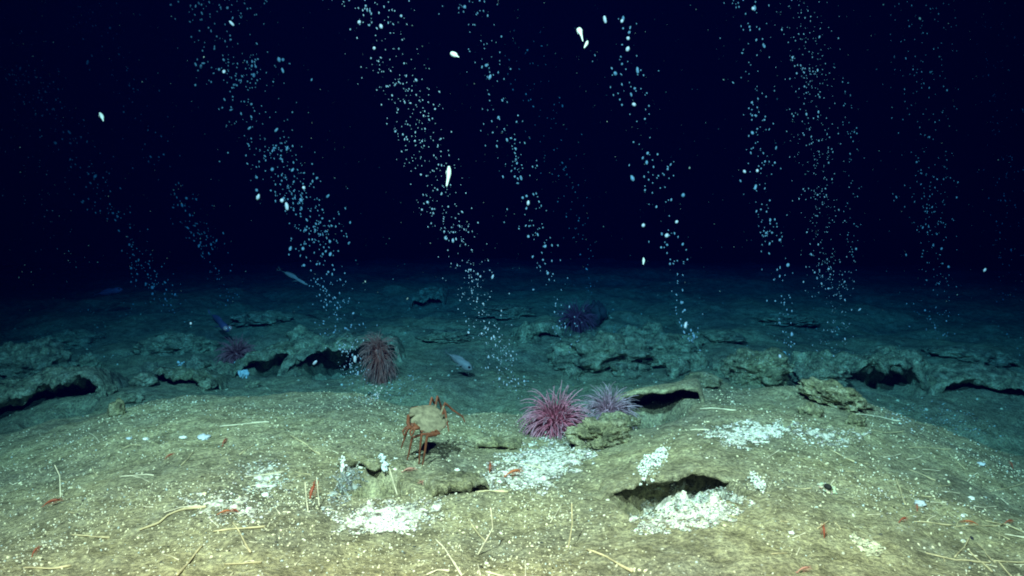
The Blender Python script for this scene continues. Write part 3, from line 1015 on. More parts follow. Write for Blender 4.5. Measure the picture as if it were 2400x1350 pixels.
T, TP = M_TUBE, M_TUBE_PALE
for lab, path, rad, m, up in [
    ("pale tube lying level on the left crest", [(515, 1000), (575, 996), (630, 994)], .0042, TP, 0),
    ("brown tube slanting down to the right above the left hollow", [(680, 1022), (718, 1046), (750, 1068)], .0040, T, 0),
    ("longest bent tube on the left sand", [(328, 1248), (372, 1230), (392, 1216), (432, 1200), (482, 1193)], .0055, T, 0),
    ("thin pale tube hugging the top of the longest bent tube", [(385, 1209), (425, 1193), (470, 1190)], .0035, TP, 0),
    ("short straight tube left of the longest bent tube", [(168, 1256), (210, 1256), (256, 1259)], .0042, T, 0),
    ("straight tube crossed by a slanting one on the lower left", [(500, 1248), (560, 1244), (620, 1236)], .0042, T, 0),
    ("slanting tube crossing the level one on the lower left", [(545, 1225), (566, 1262), (587, 1302)], .0038, T, 0),
    ("long tube running off the bottom edge on the left", [(474, 1284), (448, 1316), (415, 1354)], .0044, T, 0),
    ("level tube near the bottom edge, left of centre", [(525, 1326), (570, 1325), (612, 1320)], .0038, T, 0),
    ("level tube in the bottom left corner", [(55, 1336), (110, 1333), (165, 1327)], .0042, T, 0),
    ("thin level tube in the middle of the left sand", [(280, 1120), (320, 1118), (360, 1116)], .0036, TP, 0),
    ("whitish tube with furry left end on the left sand", [(575, 1120), (620, 1117), (665, 1109)], .0045, TP, 0),
    ("tiny slanting tube on the left crest", [(595, 1040), (580, 1052), (562, 1068)], .0028, T, 0),
    ("tiny slanting tube above the thin level one", [(452, 1060), (440, 1078), (425, 1096)], .0028, T, 0),
    ("thin upright stem over the red shrimp at the left", [(128, 1090), (140, 1115), (142, 1165)], .0026, TP, 0.03),
    ("thin upright white stem left of the upright red shrimp", [(715, 1130), (718, 1170), (723, 1206)], .0026, TP, 0.03),
    ("thin upright stem right of the upright red shrimp", [(742, 1118), (745, 1150), (748, 1186)], .0022, TP, 0.03),
    ("straight tube lying inside the left foreground hollow", [(870, 1157), (915, 1149), (955, 1142)], .0046, T, 0),
    ("slanting tube standing in the left foreground hollow", [(912, 1096), (922, 1130), (931, 1160)], .0036, TP, 0.02),
    ("two-ended tube at the foot of the central white mat", [(1100, 1150), (1145, 1152), (1190, 1157)], .0052, T, 0),
    ("pale tube crossing the middle of the central white mat", [(1180, 1083), (1230, 1090), (1270, 1098)], .0040, TP, 0),
    ("long tube slanting to the bottom edge, centre", [(1020, 1262), (1048, 1300), (1082, 1352)], .0042, TP, 0),
    ("thick yellow tube slanting to the bottom, right of centre", [(1375, 1290), (1430, 1314), (1482, 1340)], .0048, T, 0),
    ("thin bent stem in the lower centre", [(1150, 1190), (1155, 1238), (1120, 1300)], .0030, TP, 0.03),
    ("thin stem crossing the bent stem in the lower centre", [(1095, 1215), (1118, 1245), (1140, 1274)], .0028, T, 0),
    ("tall thin upright stem right of the lower centre", [(1340, 1180), (1341, 1230), (1332, 1284)], .0028, T, 0.03),
    ("thin slanting stem left of the tall upright stem", [(1317, 1184), (1303, 1208), (1290, 1232)], .0024, TP, 0),
    ("stub of stem at the bottom edge, right of centre", [(1231, 1318), (1232, 1352)], .0030, TP, 0),
    ("stub of stem at the bottom edge, centre", [(1120, 1326), (1126, 1352)], .0030, TP, 0),
    ("curled pale tube at the bottom edge, centre", [(1000, 1350), (1025, 1343), (1052, 1344)], .0040, TP, 0),
    ("pale tube on the bottom edge right of the curled one", [(1138, 1343), (1160, 1346), (1182, 1352)], .0040, TP, 0),
    ("white tube lying level behind the far white mat", [(1640, 961), (1680, 961), (1725, 962)], .0045, TP, 0),
    ("white tube pointing right below the leaning slab", [(2005, 972), (2060, 978), (2110, 988)], .0048, TP, 0),
    ("short white tube left of the far white mat", [(1618, 1008), (1640, 1010), (1662, 1010)], .0042, TP, 0),
    ("brown tube slanting below the far white mat", [(1945, 1056), (1972, 1070), (2002, 1086)], .0036, T, 0),
    ("thin tube pointing downhill on the right sand", [(2100, 1125), (2110, 1152), (2122, 1184)], .0034, T, 0),
    ("level tube left of the orange shrimp on the right", [(2142, 1223), (2185, 1229), (2230, 1233)], .0034, T, 0),
    ("thin level tube right of the orange shrimp", [(2234, 1233), (2295, 1233), (2350, 1232)], .0034, T, 0),
    ("tube slanting to the right edge above the twin tubes", [(2310, 1220), (2355, 1232), (2402, 1250)], .0036, T, 0),
    ("pale tube at the right edge below the slanting one", [(2355, 1250), (2405, 1262)], .0040, TP, 0),
    ("left leg of the tripod of stems on the lower right", [(2272, 1262), (2258, 1284), (2238, 1310)], .0030, T, 0),
    ("right leg of the tripod of stems on the lower right", [(2290, 1272), (2310, 1296), (2332, 1320)], .0030, T, 0),
    ("middle leg of the tripod of stems on the lower right", [(2270, 1292), (2295, 1318), (2325, 1346)], .0032, T, 0),
    ("long level tube in the bottom right corner", [(2170, 1298), (2240, 1316), (2320, 1323)], .0034, T, 0),
    ("tube running level to the right edge near the bottom", [(2330, 1312), (2370, 1315), (2405, 1319)], .0036, T, 0),
    ("dark stem off the bottom right corner", [(2340, 1318), (2356, 1336), (2372, 1354)], .0034, T, 0),
    ("thin level tube left of the ringed burrow on the right", [(1845, 1141), (1870, 1141), (1902, 1142)], .0030, T, 0),
    ("faint thin tube high on the right sand", [(2222, 1058), (2240, 1080), (2262, 1102)], .0026, T, 0),
    ("faint curved tube near the right edge", [(2320, 1153), (2362, 1146), (2402, 1132)], .0028, T, 0),
    ("thin tube slanting above the blue grey shell", [(2130, 1100), (2160, 1114), (2192, 1130)], .0030, T, 0),
    ("thin level tube on the upper right sand", [(2130, 1050), (2180, 1051), (2230, 1056)], .0030, T, 0),
    ("short level tube beside the white shell on the right", [(2282, 1188), (2310, 1190), (2335, 1188)], .0034, TP, 0),
    ("thin slanting stem below the bent stem, lower centre", [(2040, 1008), (2075, 1012), (2120, 1014)], .0030, T, 0),
]:
    tube_thing(lab, path, rad, m, up)


for k in range(64):
    left = k % 2 == 0
    px0 = RNG.uniform(20, 780) if left else RNG.uniform(1780, 2390)
    py0 = RNG.uniform(1010, 1335) if left else RNG.uniform(1060, 1335)
    a = RNG.normal(0, .55) if RNG.uniform() < .7 else RNG.uniform(.8, 2.3)
    L = RNG.uniform(16, 46)
    px1, py1 = px0 + L * math.cos(a), py0 + .55 * L * math.sin(a)
    tube_thing("tiny pale twig among the litter on the " + ("left half" if left else "right half") + " of the near sand",
               [(px0, py0), ((px0 + px1) / 2 + RNG.normal(0, 2), (py0 + py1) / 2 + RNG.normal(0, 1.5)), (px1, py1)], RNG.uniform(.0018, .0032),
               TP if RNG.uniform() < .5 else T, 0, "twig")


# ------------------------------------------------------------------ shells
def shell(label, px, py, size, mat, yaw=0.0, tilt=0.4, name="shell", cat="shell"):
    x, y, z = g1(px, py)
    s = 0.65 * size / FPX * y / 2
    V = ICO2[0].copy()
    F = ICO2[1]
    a = np.arctan2(V[:, 1], V[:, 0])
    V[:, :2] *= (1 + 0.05 * np.cos(14 * a))[:, None]
    V[:, 0] *= 1.25 + 0.2 * V[:, 1]
    V *= (1 + 0.42 * fbm3(V[:, 0] * 1.9 + px, V[:, 1] * 1.7, V[:, 2] * 1.7, 3, int(py)))[:, None]
    V[:, 2] = np.where(V[:, 2] > 0, V[:, 2] * 0.55, V[:, 2] * 0.12)
    c, sn = math.cos(tilt), math.sin(tilt)
    V = np.stack([V[:, 0], V[:, 1] * c - V[:, 2] * sn, V[:, 1] * sn + V[:, 2] * c], 1) @ rotz(yaw).T
    o = link_mesh(name, V * s, F, mat)
    o.location = (x, y, float(seabed(x, y)) + 0.35 * s)
    return tag(o, label, cat, "pale shells on the sand")


for a in [
    ("bluish white shell flake on the left crest", 478, 1026, 30, M_SHELLB, 0.3, 0.5),
    ("brightest white shell on the left, beside the furry tube", 622, 1160, 22, M_SHELL, 0.6, 0.6),
    ("small bluish shell far left on the slope", 302, 1028, 16, M_SHELLB, 0.2, 0.3),
    ("creamy flat shell left of the bluish flake", 430, 1030, 22, M_SHELL, 0.1, 0.2),
    ("small white shell on the upper left sand", 342, 1034, 18, M_SHELL, 0.8, 0.3),
    ("white conical shell above the knobbly cream crust", 1072, 1102, 16, M_SHELL, 0.1, 1.2),
    ("white shell by the tube bundle on the right", 2278, 1172, 18, M_SHELL, 0.2, 0.5),
    ("round white shell touching the orange shrimp on the right", 2257, 1210, 15, M_SHELL, 0.7, 0.7),
    ("white shell at the top of the stem tripod", 2258, 1266, 15, M_SHELL, 0.3, 0.5),
    ("black tipped shell on the stem tripod", 2278, 1263, 14, plain("dark_shell", (0.03, 0.03, 0.04), 0.4, 0.2, 20), 0.8, 0.8),
    ("furry blue grey shell on the right sand", 2158, 1184, 34, M_SHELLB, 0.3, 0.3),
    ("blue grey shell high on the right sand", 2300, 1092, 22, M_SHELLB, 0.2, 0.3),
    ("white shell on the lower right speckled sand", 1856, 1254, 18, M_SHELL, 0.4, 0.4),
    ("yellowish shell on the left sand above the long tube", 478, 1158, 15, plain("shell_yellow", (0.85, 0.72, 0.42), 0.6, 0.1, 20), 0.2, 0.7),
]:
    shell(*a)


# ring of pale crumbs round a dark burrow
def burrow(label, px, py, wpx):
    x, y, z = g1(px, py)
    r = wpx / FPX * y / 2
    b = MB()
    for i in range(46):
        a = i * 2 * math.pi / 46 + RNG.normal(0, .08)
        q = r * RNG.uniform(0.85, 1.35)
        p = np.array([x + q * math.cos(a), y + 1.6 * q * math.sin(a), 0])
        p[2] = float(seabed(p[0], p[1])) + 0.003
        b.blob(p, np.array([.0045, .0045, .003]) * RNG.uniform(.5, 1.4), rotz(a), ICO0, (RNG.uniform(.5, 1), RNG.uniform(.5, .95), .6), jit=.2)
    b.blob((x, y, z + 0.008), (r * 0.55, r * 0.9, 0.010), None, ICO2, (0.03, 0.03, 0.03))  # shade of the burrow mouth painted as a near-black blob, no real hole
    o = b.build("burrow", M_CRUMB, None, False, True)
    return tag(o, label, "burrow")


burrow("small dark burrow ringed with white crumbs on the right sand", 1940, 1146, 30)


# ------------------------------------------------------------------ white bacterial mats and shell crumbs
def mat_patch(label, poly, n, smin, smax, tint=(1, 1, 1), height=0.0, dens=None, name="bacterial_mat", white=0.75, film=0.0):
    """a powdery film broken by holes, with fine white crumbs on it: one mesh"""
    n, smin, smax = int(n * 1.9), smin * .42, smax * .48
    P = np.array(poly, float)
    xs, ys = P[:, 0], P[:, 1]
    c0 = P.mean(0)
    px = RNG.uniform(xs.min() - 14, xs.max() + 14, n * 6)
    py = RNG.uniform(ys.min() - 8, ys.max() + 8, n * 6)

    def inside(px, py, k):
        jx = px + 22 * fbm2(px / 26, py / 13, 3, 61)
        jy = py + 12 * fbm2(px / 26 + 9, py / 13, 3, 62)
        return in_poly(c0[0] + (jx - c0[0]) / k, c0[1] + (jy - c0[1]) / k, poly)
    ok = inside(px, py, 1.12)
    ok &= fbm2(px / 16, py / 8, 3, 63, .6) > -0.1 + RNG.normal(0, 0.3, len(px))
    px, py = px[ok][:n], py[ok][:n]
    if dens:
        cx, cy, rx, ry = dens
        keep = RNG.uniform(0, 1, len(px)) < np.exp(-(((px - cx) / rx) ** 2 + ((py - cy) / ry) ** 2)) + 0.18
        px, py = px[keep], py[keep]
    gfn = lambda a, c: seabed(a, c, False)
    x, y, z = ground(px, py, gfn)
    m = len(x)
    z = seabed(x, y) + RNG.uniform(0, 1, m) * height + 0.002
    size = 0.8 * RNG.uniform(smin, smax, m) * np.exp(RNG.normal(0, .4, m))
    g = np.where(RNG.uniform(0, 1, m) < white, RNG.uniform(0.7, 1.0, m), RNG.uniform(0.10, 0.55, m))
    tone = np.clip(g[:, None] * np.asarray(tint) * (1 + 0.06 * RNG.standard_normal((m, 3))), 0, 1.05)
    o = crumbs(name, np.stack([x, y, z], 1), size, tone, M_MAT, 0.35)
    if film:
        gx, gy_, _ = ground(P[:, 0], P[:, 1], gfn)
        d = 0.0035
        A, B = np.meshgrid(np.arange(gx.min() - .03, gx.max() + .03, d), np.arange(gy_.min() - .05, gy_.max() + .05, d))
        Z = seabed(A, B)
        cs, sn = math.cos(PITCH), math.sin(PITCH)
        dz = Z - CAM_H
        fw = B * cs - dz * sn
        qx = 1200 + FPX * A / fw
        qy = 675 - FPX * (dz * cs + B * sn) / fw
        core = np.zeros(A.shape)
        for k in (1.15, 1.0, .85, .65, .45):
            core += inside(qx, qy, k) * .2
        rug = fbm2(A * 55, B * 34, 5, 64, .7)
        keep = (core * 1.5 + rug * .75) > (1.12 - film)
        keep &= core > 0
        Z = Z + 0.0018 + 0.0012 * np.clip(rug, -.5, 1)
        r, c = A.shape
        idx = np.arange(r * c).reshape(r, c)
        kf = keep[:-1, :-1] & keep[1:, 1:]
        F = np.stack([idx[:-1, :-1], idx[:-1, 1:], idx[1:, 1:], idx[1:, :-1]], -1)[kf]
        used = np.unique(F)
        re = np.zeros(r * c, np.int64)
        re[used] = np.arange(len(used))
        V = np.stack([A, B, Z], -1).reshape(-1, 3)[used]
        sh = (0.66 + 0.42 * fbm2(A * 75, B * 50, 3, 65, .7) + .22 * (core - .5)).reshape(-1)[used]
        cov = np.clip((core * 1.5 + rug * .75 - (1.12 - film)) * 1.15 + .12 * fbm2(A * 90, B * 60, 2, 66), 0, 1).reshape(-1)[used][:, None]
        T = np.clip(sh, .2, 1.0)[:, None] * (cov * np.asarray(tint) * np.array([1.0, .98, .93]) + (1 - cov) * np.array([.40, .37, .27]))
        F = re[F]
        tri = np.vstack([F[:, [0, 1, 2]], F[:, [0, 2, 3]]])
        me = o.data
        nv = len(me.vertices)
        v0 = np.zeros(nv * 3)
        me.vertices.foreach_get("co", v0)
        f0 = np.zeros(len(me.loops), np.int32)
        me.loops.foreach_get("vertex_index", f0)
        t0 = np.zeros(nv * 4)
        me.color_attributes["tone"].data.foreach_get("color", t0)
        bpy.data.objects.remove(o)
        o = link_mesh(name, np.vstack([v0.reshape(-1, 3), V]), np.vstack([f0.reshape(-1, 3), tri + nv]), M_MAT, None, False,
                      np.vstack([t0.reshape(-1, 4)[:, :3], T]))
    return tag(o, label, "bacterial mat", "white bacterial mats", "stuff")


mat_patch("brightest white mat spread below the left foreground hollow", [(775, 1205), (850, 1180), (960, 1172), (1035, 1188), (1030, 1225), (965, 1250), (870, 1250), (795, 1235)],
          1500, .004, .010, dens=(905, 1228, 95, 24), film=.55)
mat_patch("dense white core of the left foreground mat", [(840, 1215), (905, 1200), (955, 1215), (965, 1245), (880, 1250)], 500, .006, .012, white=.97, film=1.0)
mat_patch("white mat in the centre, below the big pink anemone", [(1130, 1128), (1190, 1070), (1280, 1040), (1400, 1035), (1395, 1072), (1335, 1100), (1300, 1145), (1215, 1155)],
          1700, .004, .011, white=.7, film=.5)
mat_patch("grey white mat filling the hollow in the right foreground", [(1500, 1235), (1530, 1165), (1590, 1142), (1670, 1148), (1750, 1176), (1715, 1212), (1600, 1242)],
          1500, .004, .010, (0.92, 0.95, 0.93), white=.6, film=.8)
mat_patch("long white mat on the crest beyond the right foreground", [(1650, 1015), (1730, 997), (1880, 996), (1915, 1008), (1830, 1025), (1745, 1045), (1690, 1040)],
          1200, .005, .012, dens=(1790, 1013, 90, 22), film=.6)
mat_patch("thin scatter of white at the right end of the crest mat", [(1880, 998), (1990, 1010), (2030, 1035), (1930, 1045), (1850, 1030)], 160, .004, .009, film=.1)
mat_patch("white growth on the rock in front of the pink anemone", [(1270, 1050), (1310, 1018), (1380, 990), (1450, 985), (1440, 1010), (1370, 1040)], 260, .004, .008, white=.5, height=.03)
mat_patch("bluish specks scattered over the far right valley", [(2080, 960), (2180, 945), (2300, 975), (2330, 1010), (2200, 1015), (2110, 1000)], 170, .005, .012, (.8, .95, 1.0))
mat_patch("pale specks below the middle cave around the plume foot", [(800, 888), (960, 880), (1000, 915), (900, 940), (830, 935)], 170, .006, .012, (.9, .97, 1.0))
mat_patch("turquoise specks on the mound in the middle distance", [(1420, 770), (1520, 755), (1530, 810), (1450, 825)], 110, .008, .016, (.6, .95, 1.0))
mat_patch("bluish film along the left end of the left hollow", [(765, 1205), (790, 1130), (815, 1095), (850, 1105), (835, 1140), (800, 1180)], 260, .004, .009, (.62, .68, .74), white=.5, film=.45)
mat_patch("white bits along the upper rim of the left hollow", [(795, 1108), (800, 1082), (850, 1088), (920, 1085), (915, 1100), (840, 1100)], 130, .005, .010, height=.015)
mat_patch("pale yellowish streak on the lower right sand", [(1990, 1258), (2030, 1255), (2075, 1298), (2060, 1310)], 260, .003, .007, (1, .98, .75), white=.8, film=.35)
mat_patch("white flecks on the sand left of the left hollow", [(560, 1095), (660, 1085), (690, 1120), (640, 1180), (580, 1150)], 150, .004, .010, (.92, .97, 1.0), film=.04)
mat_patch("white flecks around the orange red shrimp on the left", [(430, 1165), (500, 1145), (640, 1180), (600, 1235), (470, 1215)], 200, .004, .009, film=.04)
mat_patch("pale specks round the tube bundle at the right", [(1990, 1160), (2300, 1150), (2390, 1210), (2150, 1240)], 130, .003, .007)


def tuft(label, path, n, rad, tint):
    """fluffy white growth piled up from the sand"""
    b_P, b_S = [], []
    for i in range(n):
        t = RNG.uniform(0, len(path) - 1)
        k = int(min(t, len(path) - 2))
        f = t - k
        (x0, y0, r0), (x1, y1, r1) = path[k], path[k + 1]
        px = x0 + (x1 - x0) * f + RNG.normal(0, 1) * (r0 + (r1 - r0) * f) * .45
        py = y0 + (y1 - y0) * f + RNG.normal(0, 1) * (r0 + (r1 - r0) * f) * .35
        b_P.append((px, py))
    q = np.array(b_P)
    x, y, z = ground(q[:, 0], q[:, 1])
    z = seabed0(x, y) + np.abs(RNG.normal(0, 1, n)) * 0.014 + 0.003
    size = RNG.uniform(rad * .5, rad * 1.3, n)
    tone = RNG.uniform(.85, 1.0, (n, 1)) * np.asarray(tint)
    o = crumbs("bacterial_tuft", np.stack([x, y, z], 1), size, np.clip(tone, 0, 1), M_MAT, 0.8, ICO1)
    return tag(o, label, "bacterial tuft", "white tufts")


tuft("tall white fluffy tuft at the upper left of the right hollow", [(1504, 1122, 20), (1520, 1106, 24), (1540, 1088, 20), (1556, 1070, 9)], 900, .0042, (.95, 1, 1))
tuft("small white tuft at the right tip of the right hollow", [(1762, 1130, 8), (1775, 1143, 8), (1792, 1155, 8)], 160, .0035, (.95, 1, 1))
tuft("pale bluish tuft on the rim of the left hollow", [(895, 1078, 8), (898, 1094, 10), (902, 1108, 8)], 60, .006, (.80, .90, 1))
tuft("white tuft on the left corner of the left hollow", [(802, 1112, 5), (804, 1092, 7), (810, 1080, 6)], 50, .006, (1, 1, 1))
tuft("bluish white tuft at the left end of the tilted slab", [(556, 866, 9), (562, 876, 9), (575, 882, 8)], 60, .014, (.75, .85, 1))
tuft("pale tuft on top of the low sandy rock on the left", [(420, 862, 8), (436, 858, 10), (452, 856, 6)], 50, .012, (.8, .9, 1))
tuft("round bluish tuft beside the dark gap on the right", [(1822, 842, 8), (1832, 838, 8)], 40, .014, (.7, .88, 1))


def hash_field(label, n, x0, x1, y0, y1, smin, smax, seed, thr, name="shell_hash", tint=(1, .98, .88)):
    x = RNG.uniform(x0, x1, n * 4)
    y = y0 + (y1 - y0) * RNG.uniform(0, 1, n * 4) ** 1.0
    f = fbm2(x * 2.3, y * 2.3, 4, seed, .6)
    ok = f > thr + RNG.normal(0, .35, n * 4)
    x, y = x[ok][:n], y[ok][:n]
    m = len(x)
    z = seabed(x, y) + 0.001
    size = np.exp(RNG.uniform(math.log(smin), math.log(smax), m))
    kind = RNG.uniform(0, 1, m)
    g = RNG.uniform(.55, 1.0, m)
    tone = g[:, None] * np.where(kind[:, None] < .06, (.75, .9, 1.0), np.where(kind[:, None] < .4, (1, 1, .92), (1, .95, .74)))
    dark = RNG.uniform(0, 1, m) < .06
    tone[dark] *= .12
    o = crumbs(name, np.stack([x, y, z], 1), size, np.clip(tone, 0, 1), M_CRUMB)
    return tag(o, label, "shell bits", None, "stuff")


hash_field("cream and white shell crumbs strewn over the near sand", 9500, -2.6, 2.8, 1.9, 4.6, .0013, .0052, 71, .05)
hash_field("larger pale pebbles and shell bits on the near sand", 700, -2.6, 2.8, 1.9, 4.5, .004, .0075, 72, .1)
hash_field("dense cream grit on the nearest sand", 4600, -1.9, 1.9, 1.9, 3.0, .0016, .005, 73, .1)
hash_field("dim specks on the teal valley and far slope", 900, -5, 5, 4.6, 9.5, .004, .012, 74, .1)


# ------------------------------------------------------------------ gas bubble plumes
BUB = []     # (photo px radius, position, size, plume)


def plume(name, pts, n, wide0, wide1, s0, s1, seed, depth=None, clump=0.0, jitter=0.12):
    """pts run from the foot up to the top of the frame, in photo pixels; the plume stands over the foot"""
    r = np.random.default_rng(seed)
    pts = np.array(pts, float)
    Y = depth or g1(*pts[0])[1]
    seg = np.concatenate([[0], np.cumsum(np.hypot(*np.diff(pts, axis=0).T))])
    cl = r.uniform(0, 1, max(3, n // 12))
    n = int(n * 2.5)
    for i in range(n):
        t = r.uniform(0, 1) ** 1.15
        if clump and r.uniform() < clump:
            t = np.clip(r.choice(cl) + r.normal(0, .022), 0, 1)
        d = t * seg[-1]
        px = np.interp(d, seg, pts[:, 0])
        py = np.interp(d, seg, pts[:, 1])
        w = wide0 + (wide1 - wide0) * t
        px += r.normal(0, w * .5)
        py += r.normal(0, 8)
        yy = Y + r.normal(0, jitter)
        x, y, z = at_y(px, py, yy)
        if z < float(seabed0(x, y, False)) + 0.01:
            continue
        s = 0.42 * math.exp(math.log(s0) + (math.log(s1) - math.log(s0)) * r.uniform() ** 1.9)
        lean = (np.interp(d + 20, seg, pts[:, 0]) - np.interp(d - 20, seg, pts[:, 0])) / 40
        if r.uniform() < .13:
            s *= r.uniform(1.4, 2.4)
        BUB.append((s, np.array([x, y, z], float), s / FPX * yy, name, lean, t))


plume("A", [(812, 800), (775, 700), (758, 600), (716, 480), (650, 370), (585, 230), (525, 70), (500, -20)], 270, 50, 110, 2.2, 5.4, 1, clump=.5)
plume("A", [(850, 895), (830, 850), (815, 790)], 46, 44, 44, 2.0, 5.0, 2, depth=6.0, clump=.3)
plume("B", [(1205, 925), (1170, 830), (1120, 705), (1085, 600), (1032, 480), (985, 330), (945, 210), (882, 60), (862, -20)], 270, 36, 86, 1.7, 4.4, 3, clump=.4)
plume("C", [(1342, 850), (1322, 760), (1290, 650), (1262, 545), (1222, 430), (1182, 300), (1140, 140), (1095, -10)], 95, 30, 66, 2.4, 5.2, 4, clump=.35)
plume("D", [(1622, 830), (1604, 765), (1582, 630), (1572, 550), (1520, 345), (1484, 240), (1462, 110), (1438, 30)], 62, 26, 66, 3.2, 6.4, 5, clump=.4)
plume("E", [(1852, 840), (1836, 735), (1816, 600), (1790, 450), (1770, 330), (1764, 180), (1750, -10)], 85, 24, 56, 2.4, 5.0, 6, clump=.35)
plume("F", [(1945, 880), (1966, 780), (1942, 640), (1930, 520), (1915, 380), (1900, 250), (1888, 120), (1878, -20)], 250, 46, 74, 1.4, 3.0, 7, clump=.3)
plume("G", [(2205, 800), (2192, 650), (2180, 450), (2172, 200), (2160, -20)], 130, 52, 90, 1.6, 3.2, 8, clump=.2)
plume("H", [(2362, 720), (2352, 400), (2335, -10)], 55, 40, 60, 1.6, 3.2, 9)
plume("I", [(398, 735), (352, 640), (312, 560), (262, 500), (205, 405), (110, 240), (40, 150)], 110, 44, 80, 2.0, 4.8, 10, clump=.4)
plume("J", [(548, 720), (512, 640), (472, 560), (424, 470), (360, 360), (270, 150), (215, 0)], 80, 34, 76, 1.8, 4.0, 12, clump=.3)
plume("K", [(1385, 690), (1362, 565), (1335, 460), (1285, 300), (1215, 60)], 50, 26, 80, 1.6, 3.0, 13)
plume("L", [(2000, 620), (1994, 350), (1980, 160)], 24, 16, 30, 1.6, 3.0, 14, depth=7.0)
plume("M", [(880, 945), (872, 905)], 16, 24, 30, 1.6, 3.2, 15)
plume("I", [(150, 640), (90, 420), (20, 60)], 40, 90, 120, 1.2, 2.6, 17, depth=7.5)
for px, py, s in [(525, 168, 5.5), (543, 55, 5), (1472, 90, 6), (1471, 115, 6.5), (1418, 46, 6), (1458, 49, 5.5), (1765, 20, 5), (1486, 245, 6), (1508, 528, 6),
                  (1745, 402, 4.5), (1775, 400, 5), (1238, 476, 5), (605, 462, 6), (712, 440, 5.5), (447, 758, 4), (1607, 762, 5.5), (1828, 835, 5), (2308, 633, 4),
                  (877, 113, 5), (893, 62, 6), (842, 52, 6), (832, 842, 6), (738, 850, 5), (1563, 552, 7), (1586, 520, 5), (661, 470, 6.5), (672, 484, 6.5)]:
    yy = 5.2
    s *= .8
    BUB.append((s, np.array([float(q) for q in at_y(px, py, yy)]), s / FPX * yy, "S", -0.2, 1.0))

PL = {"A": "pale gas bubble in the brightest slanting plume, left of centre", "B": "pale gas bubble in the dense plume behind the crab",
      "C": "pale gas bubble in the sparse plume over the big pink anemone", "D": "large bright gas bubble in the loose plume right of centre",
      "E": "pale gas bubble in the loose plume over the rounded brown mound", "F": "small gas bubble in the fine steep plume over the crusted ledge",
      "G": "tiny dim gas bubble in the fine plume at the far right", "H": "tiny dim gas bubble by the right edge",
      "I": "dim gas bubble in the leaning plume at the far left", "J": "dim gas bubble in the thin plume above the blue fish",
      "K": "tiny dim gas bubble in the faint plume above the far anemone", "L": "lone small gas bubble right of the fine steep plume",
      "M": "small gas bubble near the sand below the black cave", "S": "bright white gas bubble standing out among its plume"}
GR = {k: "gas bubbles: " + v for k, v in PL.items()}
BUB.sort(key=lambda q: -q[0])
bub_meshes = []
for k in range(6):
    v = ICO2[0] * (1 + 0.10 * fbm3(ICO2[0][:, 0] * 1.4 + k * 5, ICO2[0][:, 1] * 1.4, ICO2[0][:, 2] * 1.4, 2, k)[:, None])
    o = link_mesh("gas_bubble", v * np.array([.85, .8, [1.0, 1.5, 1.2, .9, 1.9, 1.1][k]]), ICO2[1], M_BUBBLE)
    bub_meshes.append(o.data)
    bpy.data.objects.remove(o)
for i, (s, P, size, pl, lean, t) in enumerate(BUB[:290]):
    o = bpy.data.objects.new("gas_bubble", bub_meshes[i % 6])
    COL.objects.link(o)
    o.location = P
    o.scale = (size,) * 3
    o.rotation_euler = (RNG.normal(0, .3), math.atan(lean) * -1 * .9 + RNG.normal(0, .4), RNG.uniform(0, 6))
    tag(o, PL[pl], "bubble", GR[pl])
rest = BUB[290:]
Vr, Fr, nn = [], [], 0
for s, P, size, pl, lean, t in rest:
    v = ICO1[0] * np.array([.85, .85, RNG.choice([1.0, 1.3, 1.8])]) * size * (1 + .12 * RNG.uniform(-1, 1, (len(ICO1[0]), 1)))
    a = -math.atan(lean) + RNG.normal(0, .3)
    v = np.stack([v[:, 0] * math.cos(a) - v[:, 2] * math.sin(a), v[:, 1], v[:, 0] * math.sin(a) + v[:, 2] * math.cos(a)], 1)
    Vr.append(v + P)
    Fr.append(ICO1[1] + nn)
    nn += len(v)
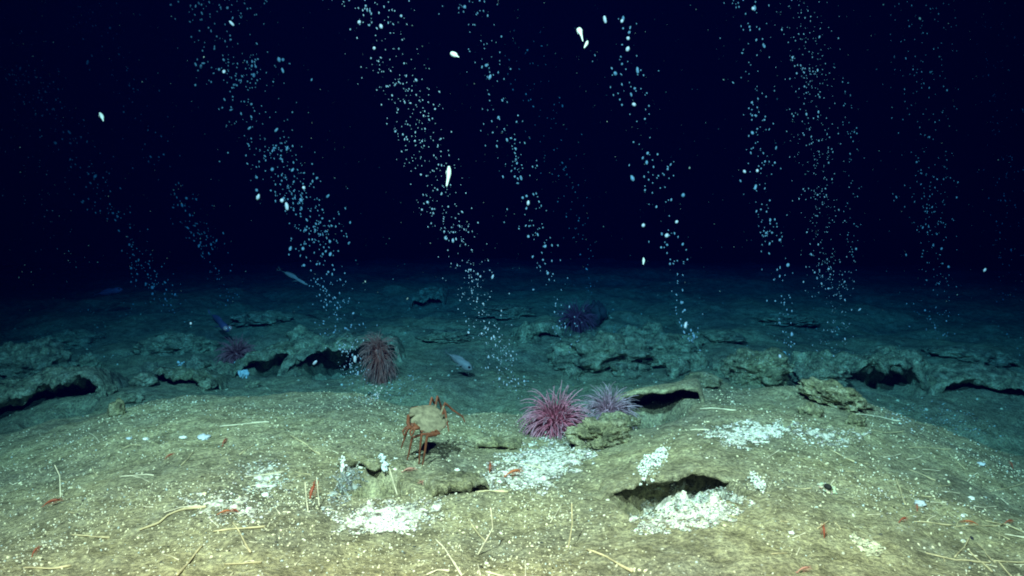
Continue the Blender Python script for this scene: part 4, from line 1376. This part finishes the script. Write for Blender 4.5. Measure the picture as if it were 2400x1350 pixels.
o = link_mesh("fine_bubbles", np.vstack(Vr), np.vstack(Fr), M_BUBBLE)
tag(o, "cloud of finest gas bubbles rising within all the plumes", "bubbles", None, "stuff")

n = 1300
yy = RNG.uniform(4.6, 9.5, n)
P = np.stack([RNG.uniform(-.66, .66, n) * yy, yy, CAM_H + RNG.uniform(-.10, .30, n) * yy], 1)
P = P[P[:, 2] > seabed0(P[:, 0], P[:, 1], False) + .05]
o = crumbs("marine_snow", P, .00055 * P[:, 1] * np.exp(RNG.normal(-.45, .4, len(P))), np.full((len(P), 3), .5) * RNG.uniform(.3, 1.2, (len(P), 1)), M_CRUMB, .6)
tag(o, "fine drifting particles in the open water", "particles", None, "stuff")

# ------------------------------------------------------------------ the sea water itself
def water_haze():
    x, y0, y1, z0, z1 = 24.0, -6.0, 22.0, -3.0, 6.5
    v = [(-x, y0, z0), (x, y0, z0), (x, y1, z0), (-x, y1, z0), (-x, y0, z1), (x, y0, z1), (x, y1, z1), (-x, y1, z1)]
    f = [[3, 2, 1, 0], [4, 5, 6, 7], [0, 1, 5, 4], [1, 2, 6, 5], [2, 3, 7, 6], [3, 0, 4, 7]]
    m = bpy.data.materials.new("sea_water")
    m.use_nodes = True
    nt = m.node_tree
    nt.nodes.remove(nt.nodes["Principled BSDF"])
    p = nt.nodes.new("ShaderNodeVolumePrincipled")
    out = nt.nodes["Material Output"]
    nt.links.new(p.outputs[0], out.inputs["Volume"])
    # scatter = density*color, absorb = density*(1-color)*(1-sqrt(absorption color))
    dens = 0.60
    sc = (0.00001, 0.0002, 0.0046)
    ab = (0.285, 0.100, 0.016)
    col = [s / dens for s in sc]
    acol = [(1 - a / dens / (1 - c)) ** 2 for a, c in zip(ab, col)]
    p.inputs["Color"].default_value = (*col, 1)
    p.inputs["Absorption Color"].default_value = (*acol, 1)
    p.inputs["Density"].default_value = dens
    p.inputs["Anisotropy"].default_value = 0.2
    o = link_mesh("haze", v, f, m, None, False)
    o.display_type = 'WIRE'
    tag(o, "blue green sea water swallowing the distance", "water", None, "stuff")


water_haze()
